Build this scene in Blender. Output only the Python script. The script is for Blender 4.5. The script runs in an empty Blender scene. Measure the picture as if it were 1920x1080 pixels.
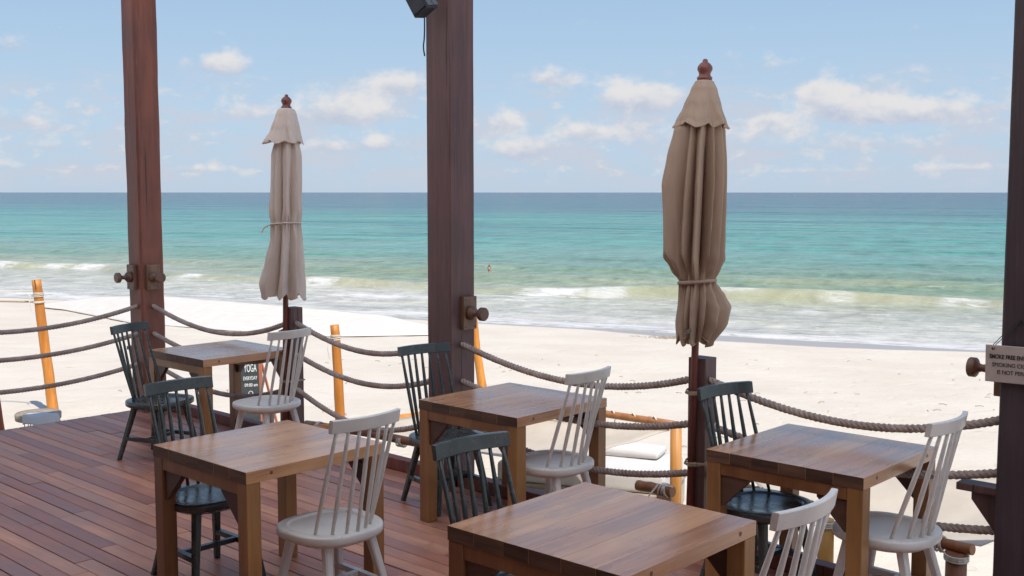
import bpy, bmesh, math, random
from mathutils import Vector, Matrix, noise

R = math.radians
random.seed(7)
scene = bpy.context.scene
C = scene.collection

# ------------------------------------------------------------------ camera
cam_data = bpy.data.cameras.new('camera')
cam = bpy.data.objects.new('camera', cam_data)
C.objects.link(cam)
cam.location = (0, 0, 2.0)
cam.rotation_euler = (R(90) - math.atan(179.5 / 2050), 0, 0)
cam_data.sensor_width = 36
cam_data.lens = 2050 / 1920 * 36
cam_data.clip_start = 0.05
cam_data.clip_end = 60000
scene.camera = cam
scene.view_settings.view_transform = 'Standard'
scene.view_settings.look = 'None'
scene.view_settings.exposure = 0.25
scene.view_settings.gamma = 1
scene.view_settings.use_curve_mapping = False
scene.cycles.max_bounces = 8
scene.cycles.diffuse_bounces = 5
scene.cycles.use_denoising = True

# ------------------------------------------------------------------ sun
SUN_EL = R(60)
SH = Vector((-0.48, 0.877))                      # ground direction of the shadows
sd = Vector((SH.x * math.cos(SUN_EL), SH.y * math.cos(SUN_EL), -math.sin(SUN_EL)))
sun_data = bpy.data.lights.new('sun', 'SUN')
sun_data.energy = 4.2
sun_data.angle = R(0.5)
sun_data.color = (1.0, 0.945, 0.87)
sun = bpy.data.objects.new('sun', sun_data)
C.objects.link(sun)
sun.rotation_euler = sd.to_track_quat('-Z', 'Y').to_euler()
sun.location = (4, -8, 14)


# ------------------------------------------------------------------ node helpers
class NT:
    def __init__(self, tree):
        self.t = tree
        self.n = tree.nodes
        self.l = tree.links

    def new(self, kind, **kw):
        nd = self.n.new(kind)
        for k, v in kw.items():
            setattr(nd, k, v)
        return nd

    def link(self, a, b):
        self.l.new(a, b)

    def put(self, sock, v):
        if hasattr(v, 'links'):
            self.l.new(v, sock)
        else:
            sock.default_value = v

    def math(self, op, a, b=None, c=None, clamp=False):
        nd = self.n.new('ShaderNodeMath')
        nd.operation = op
        nd.use_clamp = clamp
        self.put(nd.inputs[0], a)
        if b is not None:
            self.put(nd.inputs[1], b)
        if c is not None:
            self.put(nd.inputs[2], c)
        return nd.outputs[0]

    def ss(self, v, lo, hi, a=0.0, b=1.0):
        nd = self.n.new('ShaderNodeMapRange')
        nd.interpolation_type = 'SMOOTHSTEP'
        self.put(nd.inputs[0], v)
        nd.inputs[1].default_value = lo
        nd.inputs[2].default_value = hi
        nd.inputs[3].default_value = a
        nd.inputs[4].default_value = b
        return nd.outputs[0]

    def mix(self, f, a, b, blend='MIX'):
        nd = self.n.new('ShaderNodeMix')
        nd.data_type = 'RGBA'
        nd.blend_type = blend
        self.put(nd.inputs[0], f)
        self.put(nd.inputs[6], a)
        self.put(nd.inputs[7], b)
        return nd.outputs[2]

    def noise(self, vec, scale, detail=4, rough=0.5, dist=0.0):
        nd = self.n.new('ShaderNodeTexNoise')
        nd.inputs['Scale'].default_value = scale
        nd.inputs['Detail'].default_value = detail
        nd.inputs['Roughness'].default_value = rough
        nd.inputs['Distortion'].default_value = dist
        if vec is not None:
            self.l.new(vec, nd.inputs['Vector'])
        return nd.outputs['Fac']

    def mapping(self, vec, scale=(1, 1, 1), loc=(0, 0, 0), rot=(0, 0, 0)):
        nd = self.n.new('ShaderNodeMapping')
        nd.inputs['Scale'].default_value = scale
        nd.inputs['Rotation'].default_value = rot
        self.put(nd.inputs['Location'], loc)
        self.l.new(vec, nd.inputs['Vector'])
        return nd.outputs['Vector']

    def ramp(self, f, stops):
        nd = self.n.new('ShaderNodeValToRGB')
        el = nd.color_ramp.elements
        while len(el) < len(stops):
            el.new(0.5)
        for e, (p, c) in zip(el, stops):
            e.position = p
            e.color = (*c, 1)
        self.put(nd.inputs[0], f)
        return nd.outputs[0]

    def bump(self, h, strength=0.3, dist=0.01):
        nd = self.n.new('ShaderNodeBump')
        nd.inputs['Strength'].default_value = strength
        nd.inputs['Distance'].default_value = dist
        self.l.new(h, nd.inputs['Height'])
        return nd.outputs['Normal']


def lin(r, g, b):
    f = lambda v: (v / 255 / 12.92) if v / 255 <= 0.04045 else ((v / 255 + 0.055) / 1.055) ** 2.4
    return (f(r), f(g), f(b))


def c4(c):
    return (c[0], c[1], c[2], 1)


def material(name):
    m = bpy.data.materials.new(name)
    m.use_nodes = True
    t = NT(m.node_tree)
    bs = t.n['Principled BSDF']
    return m, t, bs


# ------------------------------------------------------------------ sky (world)
world = bpy.data.worlds.new('World')
scene.world = world
world.use_nodes = True
w = NT(world.node_tree)
bg = w.n['Background']
sky = w.new('ShaderNodeTexSky', sky_type='NISHITA')
sky.sun_disc = False
sky.sun_elevation = SUN_EL
sky.sun_rotation = math.atan2(-SH.x, -SH.y)
sky.air_density = 1.0
sky.dust_density = 0.6
sky.ozone_density = 2.0
tc = w.new('ShaderNodeTexCoord')
sep = w.new('ShaderNodeSeparateXYZ')
w.link(tc.outputs['Generated'], sep.inputs[0])
az = w.math('ARCTAN2', sep.outputs[0], sep.outputs[1])
el_ = w.math('ARCSINE', sep.outputs[2])
comb = w.new('ShaderNodeCombineXYZ')
w.link(az, comb.inputs[0])
w.link(el_, comb.inputs[1])
cv = comb.outputs[0]
n1 = w.noise(w.mapping(cv, (1, 1.35, 1)), 34, 8, 0.6, 0.2)
n2 = w.noise(w.mapping(cv, (1, 1.8, 1), (3.1, 1.7, 0)), 60, 6, 0.55, 0.2)
n3 = w.noise(w.mapping(cv, (1, 2.8, 1), (7.7, 4.2, 0)), 15, 7, 0.6, 0.3)
n4 = w.noise(w.mapping(cv, (1, 1.9, 1), (1.7, 9.2, 0)), 40, 7, 0.58, 0.2)
nz = w.math('ADD', w.math('MULTIPLY', w.math('SUBTRACT', n1, 0.5), 2.4), w.math('MULTIPLY', w.math('SUBTRACT', n2, 0.5), 1.0))
# the cumulus heaps of that afternoon: azimuth, elevation, half width, half height (milliradians), density
HEAPS = [(-432, 120, 34, 10, .7), (-256, 110, 34, 13, .85), (-102, 95, 30, 14, 1.0), (-148, 71, 46, 20, 1.0), (-236, 71, 40, 13, .6),
         (-430, 62, 52, 13, .55), (-398, 39, 22, 9, .6), (-168, 41, 26, 9, .7), (-118, 43, 24, 11, .75), (-440, 22, 20, 6, .7), (-278, 20, 22, 6, .75),
         (36, 102, 26, 12, .8), (116, 82, 48, 19, 1.05), (-5, 62, 16, 15, .95), (6, 38, 36, 13, .9), (64, 54, 28, 10, .75),
         (230, 112, 26, 11, .5), (292, 77, 34, 21, 1.1), (268, 84, 13, 13, .9), (332, 66, 40, 11, .8), (384, 70, 62, 16, .62),
         (236, 56, 30, 9, .6), (226, 64, 12, 8, .8), (190, 120, 20, 8, .45), (356, 102, 22, 7, .45), (452, 150, 14, 6, .4),
         (-300, 52, 60, 12, .35), (-60, 30, 30, 8, .35), (120, 48, 60, 14, .5), (300, 44, 110, 14, .5), (250, 18, 60, 5, .5),
         (380, 20, 60, 6, .6), (-52, 12, 14, 4, .5), (60, 150, 20, 6, .3), (480, 110, 12, 8, .4)]
W_sum = None
T_sum = None
for (a0, e0, aw, eh, den) in HEAPS:
    dx = w.math('MULTIPLY', w.math('SUBTRACT', az, a0 / 1000), 1000 / aw / 0.98)
    dy = w.math('MULTIPLY', w.math('SUBTRACT', el_, e0 / 1000), 1000 / eh / 0.98)
    below = w.math('MINIMUM', dy, 0.0)
    dyy = w.math('ADD', dy, w.math('MULTIPLY', below, 0.55))
    d2 = w.math('ADD', w.math('MULTIPLY', dx, dx), w.math('MULTIPLY', dyy, dyy))
    wt = w.math('MULTIPLY', w.math('EXPONENT', w.math('MULTIPLY', d2, -0.9)), den)
    W_sum = wt if W_sum is None else w.math('ADD', W_sum, wt)
    tt = w.math('MULTIPLY', wt, dy)
    T_sum = tt if T_sum is None else w.math('ADD', T_sum, tt)
top = w.math('DIVIDE', T_sum, w.math('ADD', W_sum, 0.02))
heap = w.math('ADD', W_sum, w.math('MULTIPLY', nz, 0.60))
heap_m = w.ss(heap, 0.22, 0.85)
# thin veil of far cloud near the horizon, all round
veil = w.math('MULTIPLY', w.ss(n3, 0.42, 0.62), w.math('MULTIPLY', w.ss(el_, 0.125, 0.06), 0.85))
veil = w.math('MULTIPLY', veil, w.ss(el_, 0.0, 0.02, 0.4, 1.0))
cl_hi = lin(229, 228, 229)
cl_lo = lin(184, 195, 215)
topn = w.ss(w.math('ADD', top, w.math('MULTIPLY', nz, 0.8)), -0.75, 0.55)
SKYK = 1.0
cloud_c = w.mix(topn, c4([v * 5.6 for v in cl_lo]), c4([v * 5.6 for v in cl_hi]))
veil_c = c4([v * 5.6 for v in lin(200, 207, 221)])
tint = w.mix(1.0, sky.outputs[0], (0.90, 0.96, 1.06, 1), 'MULTIPLY')
low = w.ss(el_, 0.18, 1.0, 1.0, 0.0)
elr = w.new('ShaderNodeMapRange')
w.link(el_, elr.inputs[0])
elr.inputs[1].default_value = 0.0
elr.inputs[2].default_value = 1.0
haze_c = w.ramp(elr.outputs[0], [(0.0, lin(188, 206, 225)), (0.07, lin(184, 208, 230)), (0.18, lin(165, 196, 226)), (0.6, lin(120, 165, 215))])
haze_c = w.mix(1.0, haze_c, (5.6, 5.6, 5.6, 1), 'MULTIPLY')
base = w.mix(w.math('MULTIPLY', low, 0.95), tint, haze_c)
base = w.mix(veil, base, veil_c)
puff = w.math('MULTIPLY', w.ss(n4, 0.55, 0.70), w.math('MULTIPLY', w.ss(el_, 0.115, 0.07), w.ss(el_, 0.004, 0.02)))
base = w.mix(w.math('MULTIPLY', puff, 0.9), base, c4([v * 5.6 for v in lin(217, 219, 224)]))
base = w.mix(w.math('MULTIPLY', heap_m, 0.97), base, cloud_c)
w.link(base, bg.inputs[0])
bg.inputs[1].default_value = 0.15


# ------------------------------------------------------------------ materials
def wood(name, c1, c2, rough=0.45, axis=0, freq=10.0, var=0.25, bump=0.25, coat=0.0, dust=0.0, cracks=0.0):
    """grain running along local axis; every object gets its own cut and tone"""
    m, t, bs = material(name)
    tcn = t.new('ShaderNodeTexCoord')
    oi = t.new('ShaderNodeObjectInfo')
    off = t.new('ShaderNodeCombineXYZ')
    rnd = t.math('MULTIPLY', oi.outputs['Random'], 37.0)
    for i in range(3):
        t.link(rnd, off.inputs[i])
    sc = [freq, freq, freq]
    sc[axis] = freq * 0.07
    v = t.mapping(tcn.outputs['Object'], sc, off.outputs[0])
    g1 = t.noise(v, 1.0, 6, 0.6, 0.6)
    sc2 = [freq * 7] * 3
    sc2[axis] = freq * 0.35
    v2 = t.mapping(tcn.outputs['Object'], sc2, off.outputs[0])
    g2 = t.noise(v2, 1.0, 3, 0.6)
    patch = t.noise(t.mapping(tcn.outputs['Object'], (3, 3, 3), off.outputs[0]), 1.0, 3, 0.5)
    f = t.math('ADD', t.math('MULTIPLY', g1, 0.7), t.math('MULTIPLY', g2, 0.3))
    f = t.ss(f, 0.32, 0.68)
    col = t.mix(f, c4(c1), c4(c2))
    tone = t.math('ADD', t.math('MULTIPLY', oi.outputs['Random'], var * 2), 1.0 - var)
    tone = t.math('MULTIPLY', tone, t.ss(patch, 0.25, 0.75, 0.86, 1.14))
    if cracks:
        cs_ = [30, 30, 30]
        cs_[axis] = 0.55
        cn = t.noise(t.mapping(tcn.outputs['Object'], cs_, off.outputs[0]), 1.0, 3, 0.55)
        ck = t.ss(cn, 0.655, 0.69)
        col = t.mix(t.math('MULTIPLY', ck, cracks), col, (0.012, 0.008, 0.008, 1))
        sal = t.noise(t.mapping(tcn.outputs['Object'], (7, 7, 2.2), off.outputs[0]), 1.0, 6, 0.7)
        col = t.mix(t.math('MULTIPLY', t.ss(sal, 0.58, 0.75), cracks * 0.35), col, (0.26, 0.19, 0.17, 1))
    if dust:
        wp = t.new('ShaderNodeNewGeometry').outputs['Position']
        sp_ = t.ss(t.noise(wp, 38, 5, 0.75), 0.66, 0.74)
        wear = t.ss(t.noise(wp, 1.1, 5, 0.6), 0.42, 0.68)
        col = t.mix(t.math('MULTIPLY', sp_, t.math('MULTIPLY', wear, dust * 1.6)), col, (0.55, 0.48, 0.42, 1))
        col = t.mix(t.math('MULTIPLY', wear, dust * 0.55), col, (0.30, 0.20, 0.17, 1))
        st_ = t.ss(t.noise(wp, 5.0, 4, 0.65), 0.66, 0.74)
        col = t.mix(t.math('MULTIPLY', st_, dust * 0.9), col, (0.10, 0.05, 0.04, 1))
    hsv = t.new('ShaderNodeHueSaturation')
    t.link(col, hsv.inputs['Color'])
    t.link(tone, hsv.inputs['Value'])
    t.link(t.ss(oi.outputs['Random'], 0.0, 1.0, 0.494, 0.506), hsv.inputs['Hue'])
    t.link(hsv.outputs[0], bs.inputs['Base Color'])
    t.link(t.ss(t.math('ADD', t.math('MULTIPLY', g1, 0.5), t.math('MULTIPLY', patch, 0.5)), 0.3, 0.7, rough - 0.08, rough + 0.1), bs.inputs['Roughness'])
    t.link(t.bump(f, bump, 0.002), bs.inputs['Normal'])
    bs.inputs['Coat Weight'].default_value = coat
    bs.inputs['Coat Roughness'].default_value = 0.22
    return m


def paint(name, c, c2, rough=0.35, freq=8, bump=0.15, wear=None):
    m, t, bs = material(name)
    tcn = t.new('ShaderNodeTexCoord')
    oi = t.new('ShaderNodeObjectInfo')
    off = t.new('ShaderNodeCombineXYZ')
    t.link(t.math('MULTIPLY', oi.outputs['Random'], 20.0), off.inputs[0])
    v = t.mapping(tcn.outputs['Object'], (1, 1, 1), off.outputs[0])
    a = t.noise(v, freq, 5, 0.6)
    b = t.noise(t.mapping(v, (9, 9, 1.2)), freq * 2, 3, 0.6)
    col = t.mix(t.ss(a, 0.3, 0.7), c4(c), c4(c2))
    if wear:
        wn = t.noise(v, freq * 4, 4, 0.65)
        col = t.mix(t.math('MULTIPLY', t.ss(wn, 0.675, 0.72), 0.7), col, c4(wear))
    t.link(col, bs.inputs['Base Color'])
    t.link(t.ss(a, 0.3, 0.7, rough - 0.06, rough + 0.12), bs.inputs['Roughness'])
    t.link(t.bump(b, bump, 0.002), bs.inputs['Normal'])
    return m


M = {}
M['deck'] = wood('deck_wood', (0.36, 0.138, 0.082), (0.51, 0.225, 0.140), 0.42, 0, 9, 0.24, 0.35, 0.0, 0.5)
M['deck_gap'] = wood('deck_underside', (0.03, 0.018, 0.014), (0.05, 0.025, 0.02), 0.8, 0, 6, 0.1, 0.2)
M['top'] = wood('tabletop_wood', (0.36, 0.155, 0.066), (0.60, 0.315, 0.16), 0.27, 0, 9, 0.16, 0.05, 0.45)
M['end'] = wood('end_grain_wood', (0.055, 0.026, 0.016), (0.15, 0.075, 0.042), 0.55, 1, 26, 0.4, 0.3)
M['tleg'] = wood('table_leg_wood', (0.225, 0.097, 0.033), (0.335, 0.155, 0.056), 0.42, 2, 10, 0.18, 0.15, 0.1)
M['gusset'] = wood('gusset_wood', (0.075, 0.035, 0.024), (0.12, 0.058, 0.035), 0.5, 0, 10, 0.15, 0.15)
M['post'] = wood('post_wood', (0.088, 0.045, 0.042), (0.160, 0.084, 0.078), 0.55, 2, 9, 0.12, 0.35, cracks=0.7)
M['post_red'] = wood('red_post_wood', (0.125, 0.038, 0.027), (0.23, 0.072, 0.050), 0.55, 2, 9, 0.1, 0.5, cracks=0.8)
M['post_shaded'] = wood('shaded_post_wood', (0.038, 0.026, 0.030), (0.072, 0.048, 0.054), 0.6, 2, 9, 0.1, 0.3)  # post wood with the shade on the right post put into its colour
M['hook'] = wood('hook_wood', (0.13, 0.065, 0.04), (0.21, 0.115, 0.07), 0.45, 2, 14, 0.15, 0.2)
M['log'] = wood('orange_log_wood', (0.42, 0.135, 0.018), (0.62, 0.24, 0.045), 0.5, 2, 12, 0.12, 0.5, cracks=0.55)
M['log_pale'] = wood('golden_log_wood', (0.42, 0.19, 0.04), (0.58, 0.30, 0.08), 0.5, 2, 12, 0.12, 0.5, cracks=0.55)
M['log_dark'] = wood('brown_log_wood', (0.24, 0.085, 0.03), (0.36, 0.15, 0.055), 0.5, 2, 12, 0.12, 0.3)
M['log_red'] = wood('red_log_wood', (0.27, 0.045, 0.02), (0.36, 0.075, 0.035), 0.5, 2, 12, 0.12, 0.3)
M['grey_wood'] = wood('weathered_wood', (0.24, 0.185, 0.135), (0.38, 0.31, 0.235), 0.7, 2, 10, 0.1, 0.4)
M['white'] = paint('white_paint', (0.66, 0.63, 0.575), (0.73, 0.70, 0.645), 0.33, 7, 0.12, (0.40, 0.31, 0.24))
M['dark'] = paint('dark_green_paint', (0.046, 0.054, 0.050), (0.072, 0.082, 0.076), 0.22, 9, 0.2, (0.13, 0.13, 0.12))
M['finial'] = wood('finial_wood', (0.16, 0.05, 0.04), (0.24, 0.085, 0.065), 0.4, 2, 14, 0.1, 0.1)
M['black'] = paint('black_plastic', (0.028, 0.034, 0.046), (0.038, 0.045, 0.06), 0.45, 12, 0.1)
M['grey'] = paint('grey_metal', (0.10, 0.115, 0.135), (0.13, 0.145, 0.165), 0.5, 12, 0.1)
M['wire'] = paint('wire_metal', (0.12, 0.09, 0.07), (0.18, 0.14, 0.11), 0.5, 20, 0.1)
M['chalk'] = paint('chalk_white', (0.75, 0.75, 0.72), (0.82, 0.82, 0.8), 0.9, 30, 0.1)
M['board'] = paint('blackboard_slate', (0.035, 0.042, 0.042), (0.06, 0.07, 0.07), 0.8, 12, 0.1)
M['board_frame'] = wood('orange_frame_wood', (0.40, 0.13, 0.06), (0.52, 0.2, 0.1), 0.5, 2, 12, 0.1, 0.15)
M['sign'] = paint('sign_board', (0.42, 0.35, 0.31), (0.48, 0.405, 0.36), 0.6, 12, 0.1)
M['ink'] = paint('sign_ink', (0.03, 0.027, 0.025), (0.04, 0.036, 0.032), 0.7, 12, 0.05)
M['twine'] = paint('twine_fibre', (0.33, 0.25, 0.16), (0.46, 0.36, 0.25), 0.85, 60, 0.5)
M['lace'] = paint('white_lacing', (0.62, 0.56, 0.46), (0.72, 0.66, 0.56), 0.8, 60, 0.4)
M['skin'] = paint('skin', (0.55, 0.27, 0.16), (0.6, 0.3, 0.19), 0.5, 8, 0.05)
M['hair'] = paint('hair_brown', (0.06, 0.03, 0.015), (0.1, 0.05, 0.025), 0.5, 30, 0.2)
M['plug'] = paint('plug_wood', (0.13, 0.065, 0.035), (0.18, 0.09, 0.05), 0.5, 30, 0.1)
M['roof'] = wood('roof_wood', (0.09, 0.05, 0.035), (0.15, 0.085, 0.06), 0.6, 0, 4, 0.1, 0.2)


def cloth(name, c, c2, rough=0.85, trans=0.0, wrinkle=6.0):
    m, t, bs = material(name)
    tcn = t.new('ShaderNodeTexCoord')
    a = t.noise(tcn.outputs['Object'], wrinkle, 5, 0.6)
    weave = t.noise(tcn.outputs['Object'], 420, 2, 0.5)
    st = t.noise(t.mapping(tcn.outputs['Object'], (1, 1, 0.3)), 3.0, 4, 0.6)
    col = t.mix(t.ss(st, 0.3, 0.7), c4(c), c4(c2))
    t.link(col, bs.inputs['Base Color'])
    bs.inputs['Roughness'].default_value = rough
    bs.inputs['Specular IOR Level'].default_value = 0.2
    h = t.math('ADD', a, t.math('MULTIPLY', weave, 0.12))
    t.link(t.bump(h, 0.35, 0.012), bs.inputs['Normal'])
    if trans:
        tr = t.new('ShaderNodeBsdfTranslucent')
        t.link(col, tr.inputs['Color'])
        mx = t.new('ShaderNodeMixShader')
        mx.inputs[0].default_value = trans
        t.link(bs.outputs[0], mx.inputs[1])
        t.link(tr.outputs[0], mx.inputs[2])
        t.link(mx.outputs[0], t.n['Material Output'].inputs[0])
    return m


M['taupe'] = cloth('taupe_umbrella_cloth', (0.43, 0.315, 0.23), (0.53, 0.40, 0.30), 0.85, 0.08)
M['taupe_pale'] = cloth('pale_umbrella_cloth', (0.64, 0.535, 0.46), (0.73, 0.62, 0.54), 0.85, 0.08)
M['canvas'] = cloth('white_canvas', (0.74, 0.69, 0.61), (0.80, 0.76, 0.69), 0.9, 0.25, 3.0)
M['canvas_cream'] = cloth('cream_canvas', (0.56, 0.495, 0.41), (0.63, 0.565, 0.475), 0.9, 0.25, 3.0)
M['white_cloth'] = cloth('white_cotton', (0.60, 0.575, 0.545), (0.66, 0.635, 0.605), 0.9, 0.1, 5.0)
M['tag'] = cloth('grey_tag', (0.16, 0.14, 0.12), (0.2, 0.18, 0.15))


def rope_mat():
    m, t, bs = material('hemp_rope')
    tcn = t.new('ShaderNodeTexCoord')
    a = t.noise(tcn.outputs['Object'], 9, 4, 0.6)
    f = t.noise(tcn.outputs['Object'], 260, 3, 0.6)
    col = t.mix(t.ss(a, 0.3, 0.7), (0.33, 0.255, 0.215, 1), (0.48, 0.385, 0.33, 1))
    t.link(col, bs.inputs['Base Color'])
    bs.inputs['Roughness'].default_value = 0.85
    t.link(t.bump(f, 0.5, 0.003), bs.inputs['Normal'])
    return m


M['rope'] = rope_mat()


# ------------------------------------------------------------------ mesh helpers
def obj(name, bm, mat, parent=None, loc=None, rot=None, smooth=False, mats=None):
    if isinstance(bm, bpy.types.Mesh):
        me = bm
    else:
        me = bpy.data.meshes.new(name)
        bmesh.ops.recalc_face_normals(bm, faces=bm.faces[:])
        if smooth:
            for f in bm.faces:
                f.smooth = True
        bm.to_mesh(me)
        bm.free()
        for mm in (mats or [mat]):
            me.materials.append(mm)
    o = bpy.data.objects.new(name, me)
    C.objects.link(o)
    if parent:
        o.parent = parent
    if loc is not None:
        o.location = loc
    if rot is not None:
        o.rotation_euler = rot
    return o


def thing(name, label, cat, loc=(0, 0, 0), rotz=0.0, group=None):
    o = bpy.data.objects.new(name, None)
    C.objects.link(o)
    o.empty_display_size = 0.1
    o.location = loc
    o.rotation_euler = (0, 0, rotz)
    return tag(o, label, cat, group)


def tag(o, label, cat, group=None):
    o['label'] = label
    o['category'] = cat
    if group:
        o['group'] = group
    return o


def box_bm(sx, sy, sz, bev=0.004, c=(0, 0, 0), seg=1, bm=None, mat=None):
    b = bmesh.new()
    bmesh.ops.create_cube(b, size=1.0)
    for v in b.verts:
        v.co = Vector((v.co.x * sx, v.co.y * sy, v.co.z * sz))
    if bev:
        bmesh.ops.bevel(b, geom=b.edges[:], offset=bev, segments=seg, affect='EDGES', profile=0.6)
    for v in b.verts:
        v.co = (mat @ v.co if mat else v.co) + Vector(c)
    if bm is None:
        return b
    join(bm, b)
    return bm


def join(bm, b):
    mp = {}
    for v in b.verts:
        mp[v] = bm.verts.new(v.co)
    for f in b.faces:
        try:
            nf = bm.faces.new([mp[v] for v in f.verts])
            nf.smooth = f.smooth
            nf.material_index = f.material_index
        except ValueError:
            pass
    b.free()
    return bm


def frame(d):
    d = d.normalized()
    a = Vector((0, 0, 1)) if abs(d.z) < 0.9 else Vector((1, 0, 0))
    s = d.cross(a).normalized()
    return s, s.cross(d).normalized()


def tube(bm, pts, radii, n=8, cap=True, square=False, flat=1.0):
    pts = [Vector(p) for p in pts]
    if not isinstance(radii, (list, tuple)):
        radii = [radii] * len(pts)
    rings = []
    s0 = None
    for i, p in enumerate(pts):
        d = (pts[min(i + 1, len(pts) - 1)] - pts[max(i - 1, 0)])
        s, t = frame(d)
        if s0 is not None:
            s = (s0 - d.normalized() * s0.dot(d.normalized())).normalized()
            t = s.cross(d.normalized()).normalized()
        s0 = s
        ring = []
        for k in range(n):
            a = 2 * math.pi * (k + 0.5) / n
            ring.append(bm.verts.new(p + s * math.cos(a) * radii[i] + t * math.sin(a) * radii[i] * flat))
        rings.append(ring)
    for a, b in zip(rings, rings[1:]):
        for k in range(n):
            f = bm.faces.new((a[k], a[(k + 1) % n], b[(k + 1) % n], b[k]))
            f.smooth = n > 5
    if cap:
        bm.faces.new(rings[0][::-1])
        bm.faces.new(rings[-1])
    return bm


def lathe(bm, prof, n=20, axis='z', loc=(0, 0, 0)):
    """prof: (radius, height) pairs"""
    loc = Vector(loc)
    rings = []
    for r, h in prof:
        ring = []
        for k in range(n):
            a = 2 * math.pi * k / n
            x, y = r * math.cos(a), r * math.sin(a)
            p = Vector((x, y, h)) if axis == 'z' else (Vector((h, x, y)) if axis == 'x' else Vector((x, h, y)))
            ring.append(bm.verts.new(p + loc))
        rings.append(ring)
    for a, b in zip(rings, rings[1:]):
        for k in range(n):
            f = bm.faces.new((a[k], a[(k + 1) % n], b[(k + 1) % n], b[k]))
            f.smooth = True
    bm.faces.new(rings[0][::-1])
    bm.faces.new(rings[-1])
    return bm


def prism(bm, poly, y0, y1):
    """poly in x,z extruded along y"""
    a = [bm.verts.new((x, y0, z)) for x, z in poly]
    b = [bm.verts.new((x, y1, z)) for x, z in poly]
    bm.faces.new(a)
    bm.faces.new(b[::-1])
    n = len(poly)
    for i in range(n):
        bm.faces.new((a[i], b[i], b[(i + 1) % n], a[(i + 1) % n]))
    return bm


# deck axes: u runs along the sea-side railing, n points out to sea
TH = R(-43)
U = Vector((math.cos(TH), math.sin(TH), 0))
N = Vector((-math.sin(TH), math.cos(TH), 0))


def D(u, n, z=0.0):
    return U * u + N * n + Vector((0, 0, z))


# ================================================================== SETTING
SEA_Z = -2.0
WV = Vector((0.41, 0.912))
TV = Vector((0.912, -0.41))
D0 = 30.1


def fbm(x, y, o=4):
    v, a = 0.0, 0.5
    for i in range(o):
        v += a * noise.noise((x, y, i * 7.3))
        x *= 2.03
        y *= 2.03
        a *= 0.5
    return v


def smooth(x, a, b):
    t = max(0.0, min(1.0, (x - a) / (b - a)))
    return t * t * (3 - 2 * t)


def sand_z(x, y):
    d = x * WV.x + y * WV.y
    z = -0.85
    if d > 11:
        q = (d - 11) / (D0 - 11)
        z = -0.85 - 1.15 * q
    z += 0.05 * fbm(x * 0.35, y * 0.35, 3) * smooth(d, 34, 24)
    near = smooth(d, 30, 18)
    z += near * (0.035 * fbm(x * 2.1 + 9, y * 2.1, 3))
    return z


def build_sand():
    xs = []
    x = -900.0
    while x < 900:
        xs.append(x)
        x += 0.22 if -16 < x < 14 else (1.2 if -60 < x < 60 else 20.0)
    ys = []
    y = -320.0
    while y < 420:
        ys.append(y)
        y += 0.2 if 6 < y < 32 else (0.5 if 0 < y < 46 else (1.5 if -12 < y < 70 else 14.0))
    verts = [(x, y, sand_z(x, y)) for y in ys for x in xs]
    nx = len(xs)
    faces = [(j * nx + i, j * nx + i + 1, (j + 1) * nx + i + 1, (j + 1) * nx + i) for j in range(len(ys) - 1) for i in range(nx - 1)]
    me = bpy.data.meshes.new('sand')
    me.from_pydata(verts, [], faces)
    for p in me.polygons:
        p.use_smooth = True
    m, t, bs = material('beach_sand')
    geo = t.new('ShaderNodeNewGeometry')
    pos = geo.outputs['Position']
    dd = t.new('ShaderNodeVectorMath', operation='DOT_PRODUCT')
    t.link(pos, dd.inputs[0])
    dd.inputs[1].default_value = (WV.x, WV.y, 0)
    tt = t.new('ShaderNodeVectorMath', operation='DOT_PRODUCT')
    t.link(pos, tt.inputs[0])
    tt.inputs[1].default_value = (TV.x, TV.y, 0)
    big = t.noise(pos, 0.5, 5, 0.6)
    mid = t.noise(pos, 3.5, 5, 0.6)
    fine = t.noise(pos, 60, 4, 0.7)
    col = t.mix(t.ss(big, 0.3, 0.7), (0.575, 0.505, 0.41, 1), (0.63, 0.565, 0.47, 1))
    col = t.mix(t.math('MULTIPLY', t.ss(fine, 0.45, 0.8), 0.35), col, (0.42, 0.34, 0.26, 1))
    scat = t.noise(t.mapping(pos, (1.0, 1.6, 1)), 2.2, 6, 0.75)
    col = t.mix(t.math('MULTIPLY', t.ss(scat, 0.63, 0.74), 0.45), col, (0.36, 0.24, 0.14, 1))
    wn = t.math('MULTIPLY', t.math('SUBTRACT', t.noise(pos, 0.22, 3, 0.5), 0.5), 1.6)
    wetw = t.math('ADD', t.ss(tt.outputs['Value'], -11.5, -6.5, 0.35, 2.1), t.ss(tt.outputs['Value'], -4.5, 0.5, 0.0, -1.5))
    edge = t.math('SUBTRACT', t.math('ADD', dd.outputs['Value'], wn), D0)
    wet = t.ss(t.math('ADD', edge, wetw), -0.15, 0.15)
    col = t.mix(wet, col, (0.33, 0.295, 0.275, 1))
    t.link(col, bs.inputs['Base Color'])
    t.link(t.ss(wet, 0.0, 1.0, 0.9, 0.32), bs.inputs['Roughness'])
    bs.inputs['Specular IOR Level'].default_value = 0.25
    pit = t.noise(pos, 11, 4, 0.65)
    dent = t.ss(t.noise(pos, 2.4, 2, 0.5, 0.5), 0.30, 0.44)
    h = t.math('ADD', t.math('ADD', mid, t.math('MULTIPLY', pit, 0.45)), t.math('ADD', t.math('MULTIPLY', fine, 0.14), t.math('MULTIPLY', dent, 0.5)))
    h = t.math('MULTIPLY', h, t.ss(wet, 0.0, 1.0, 1.0, 0.05))
    t.link(t.bump(h, 0.5, 0.05), bs.inputs['Normal'])
    me.materials.append(m)
    o = bpy.data.objects.new('sand', me)
    C.objects.link(o)
    o['kind'] = 'structure'


build_sand()


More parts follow.
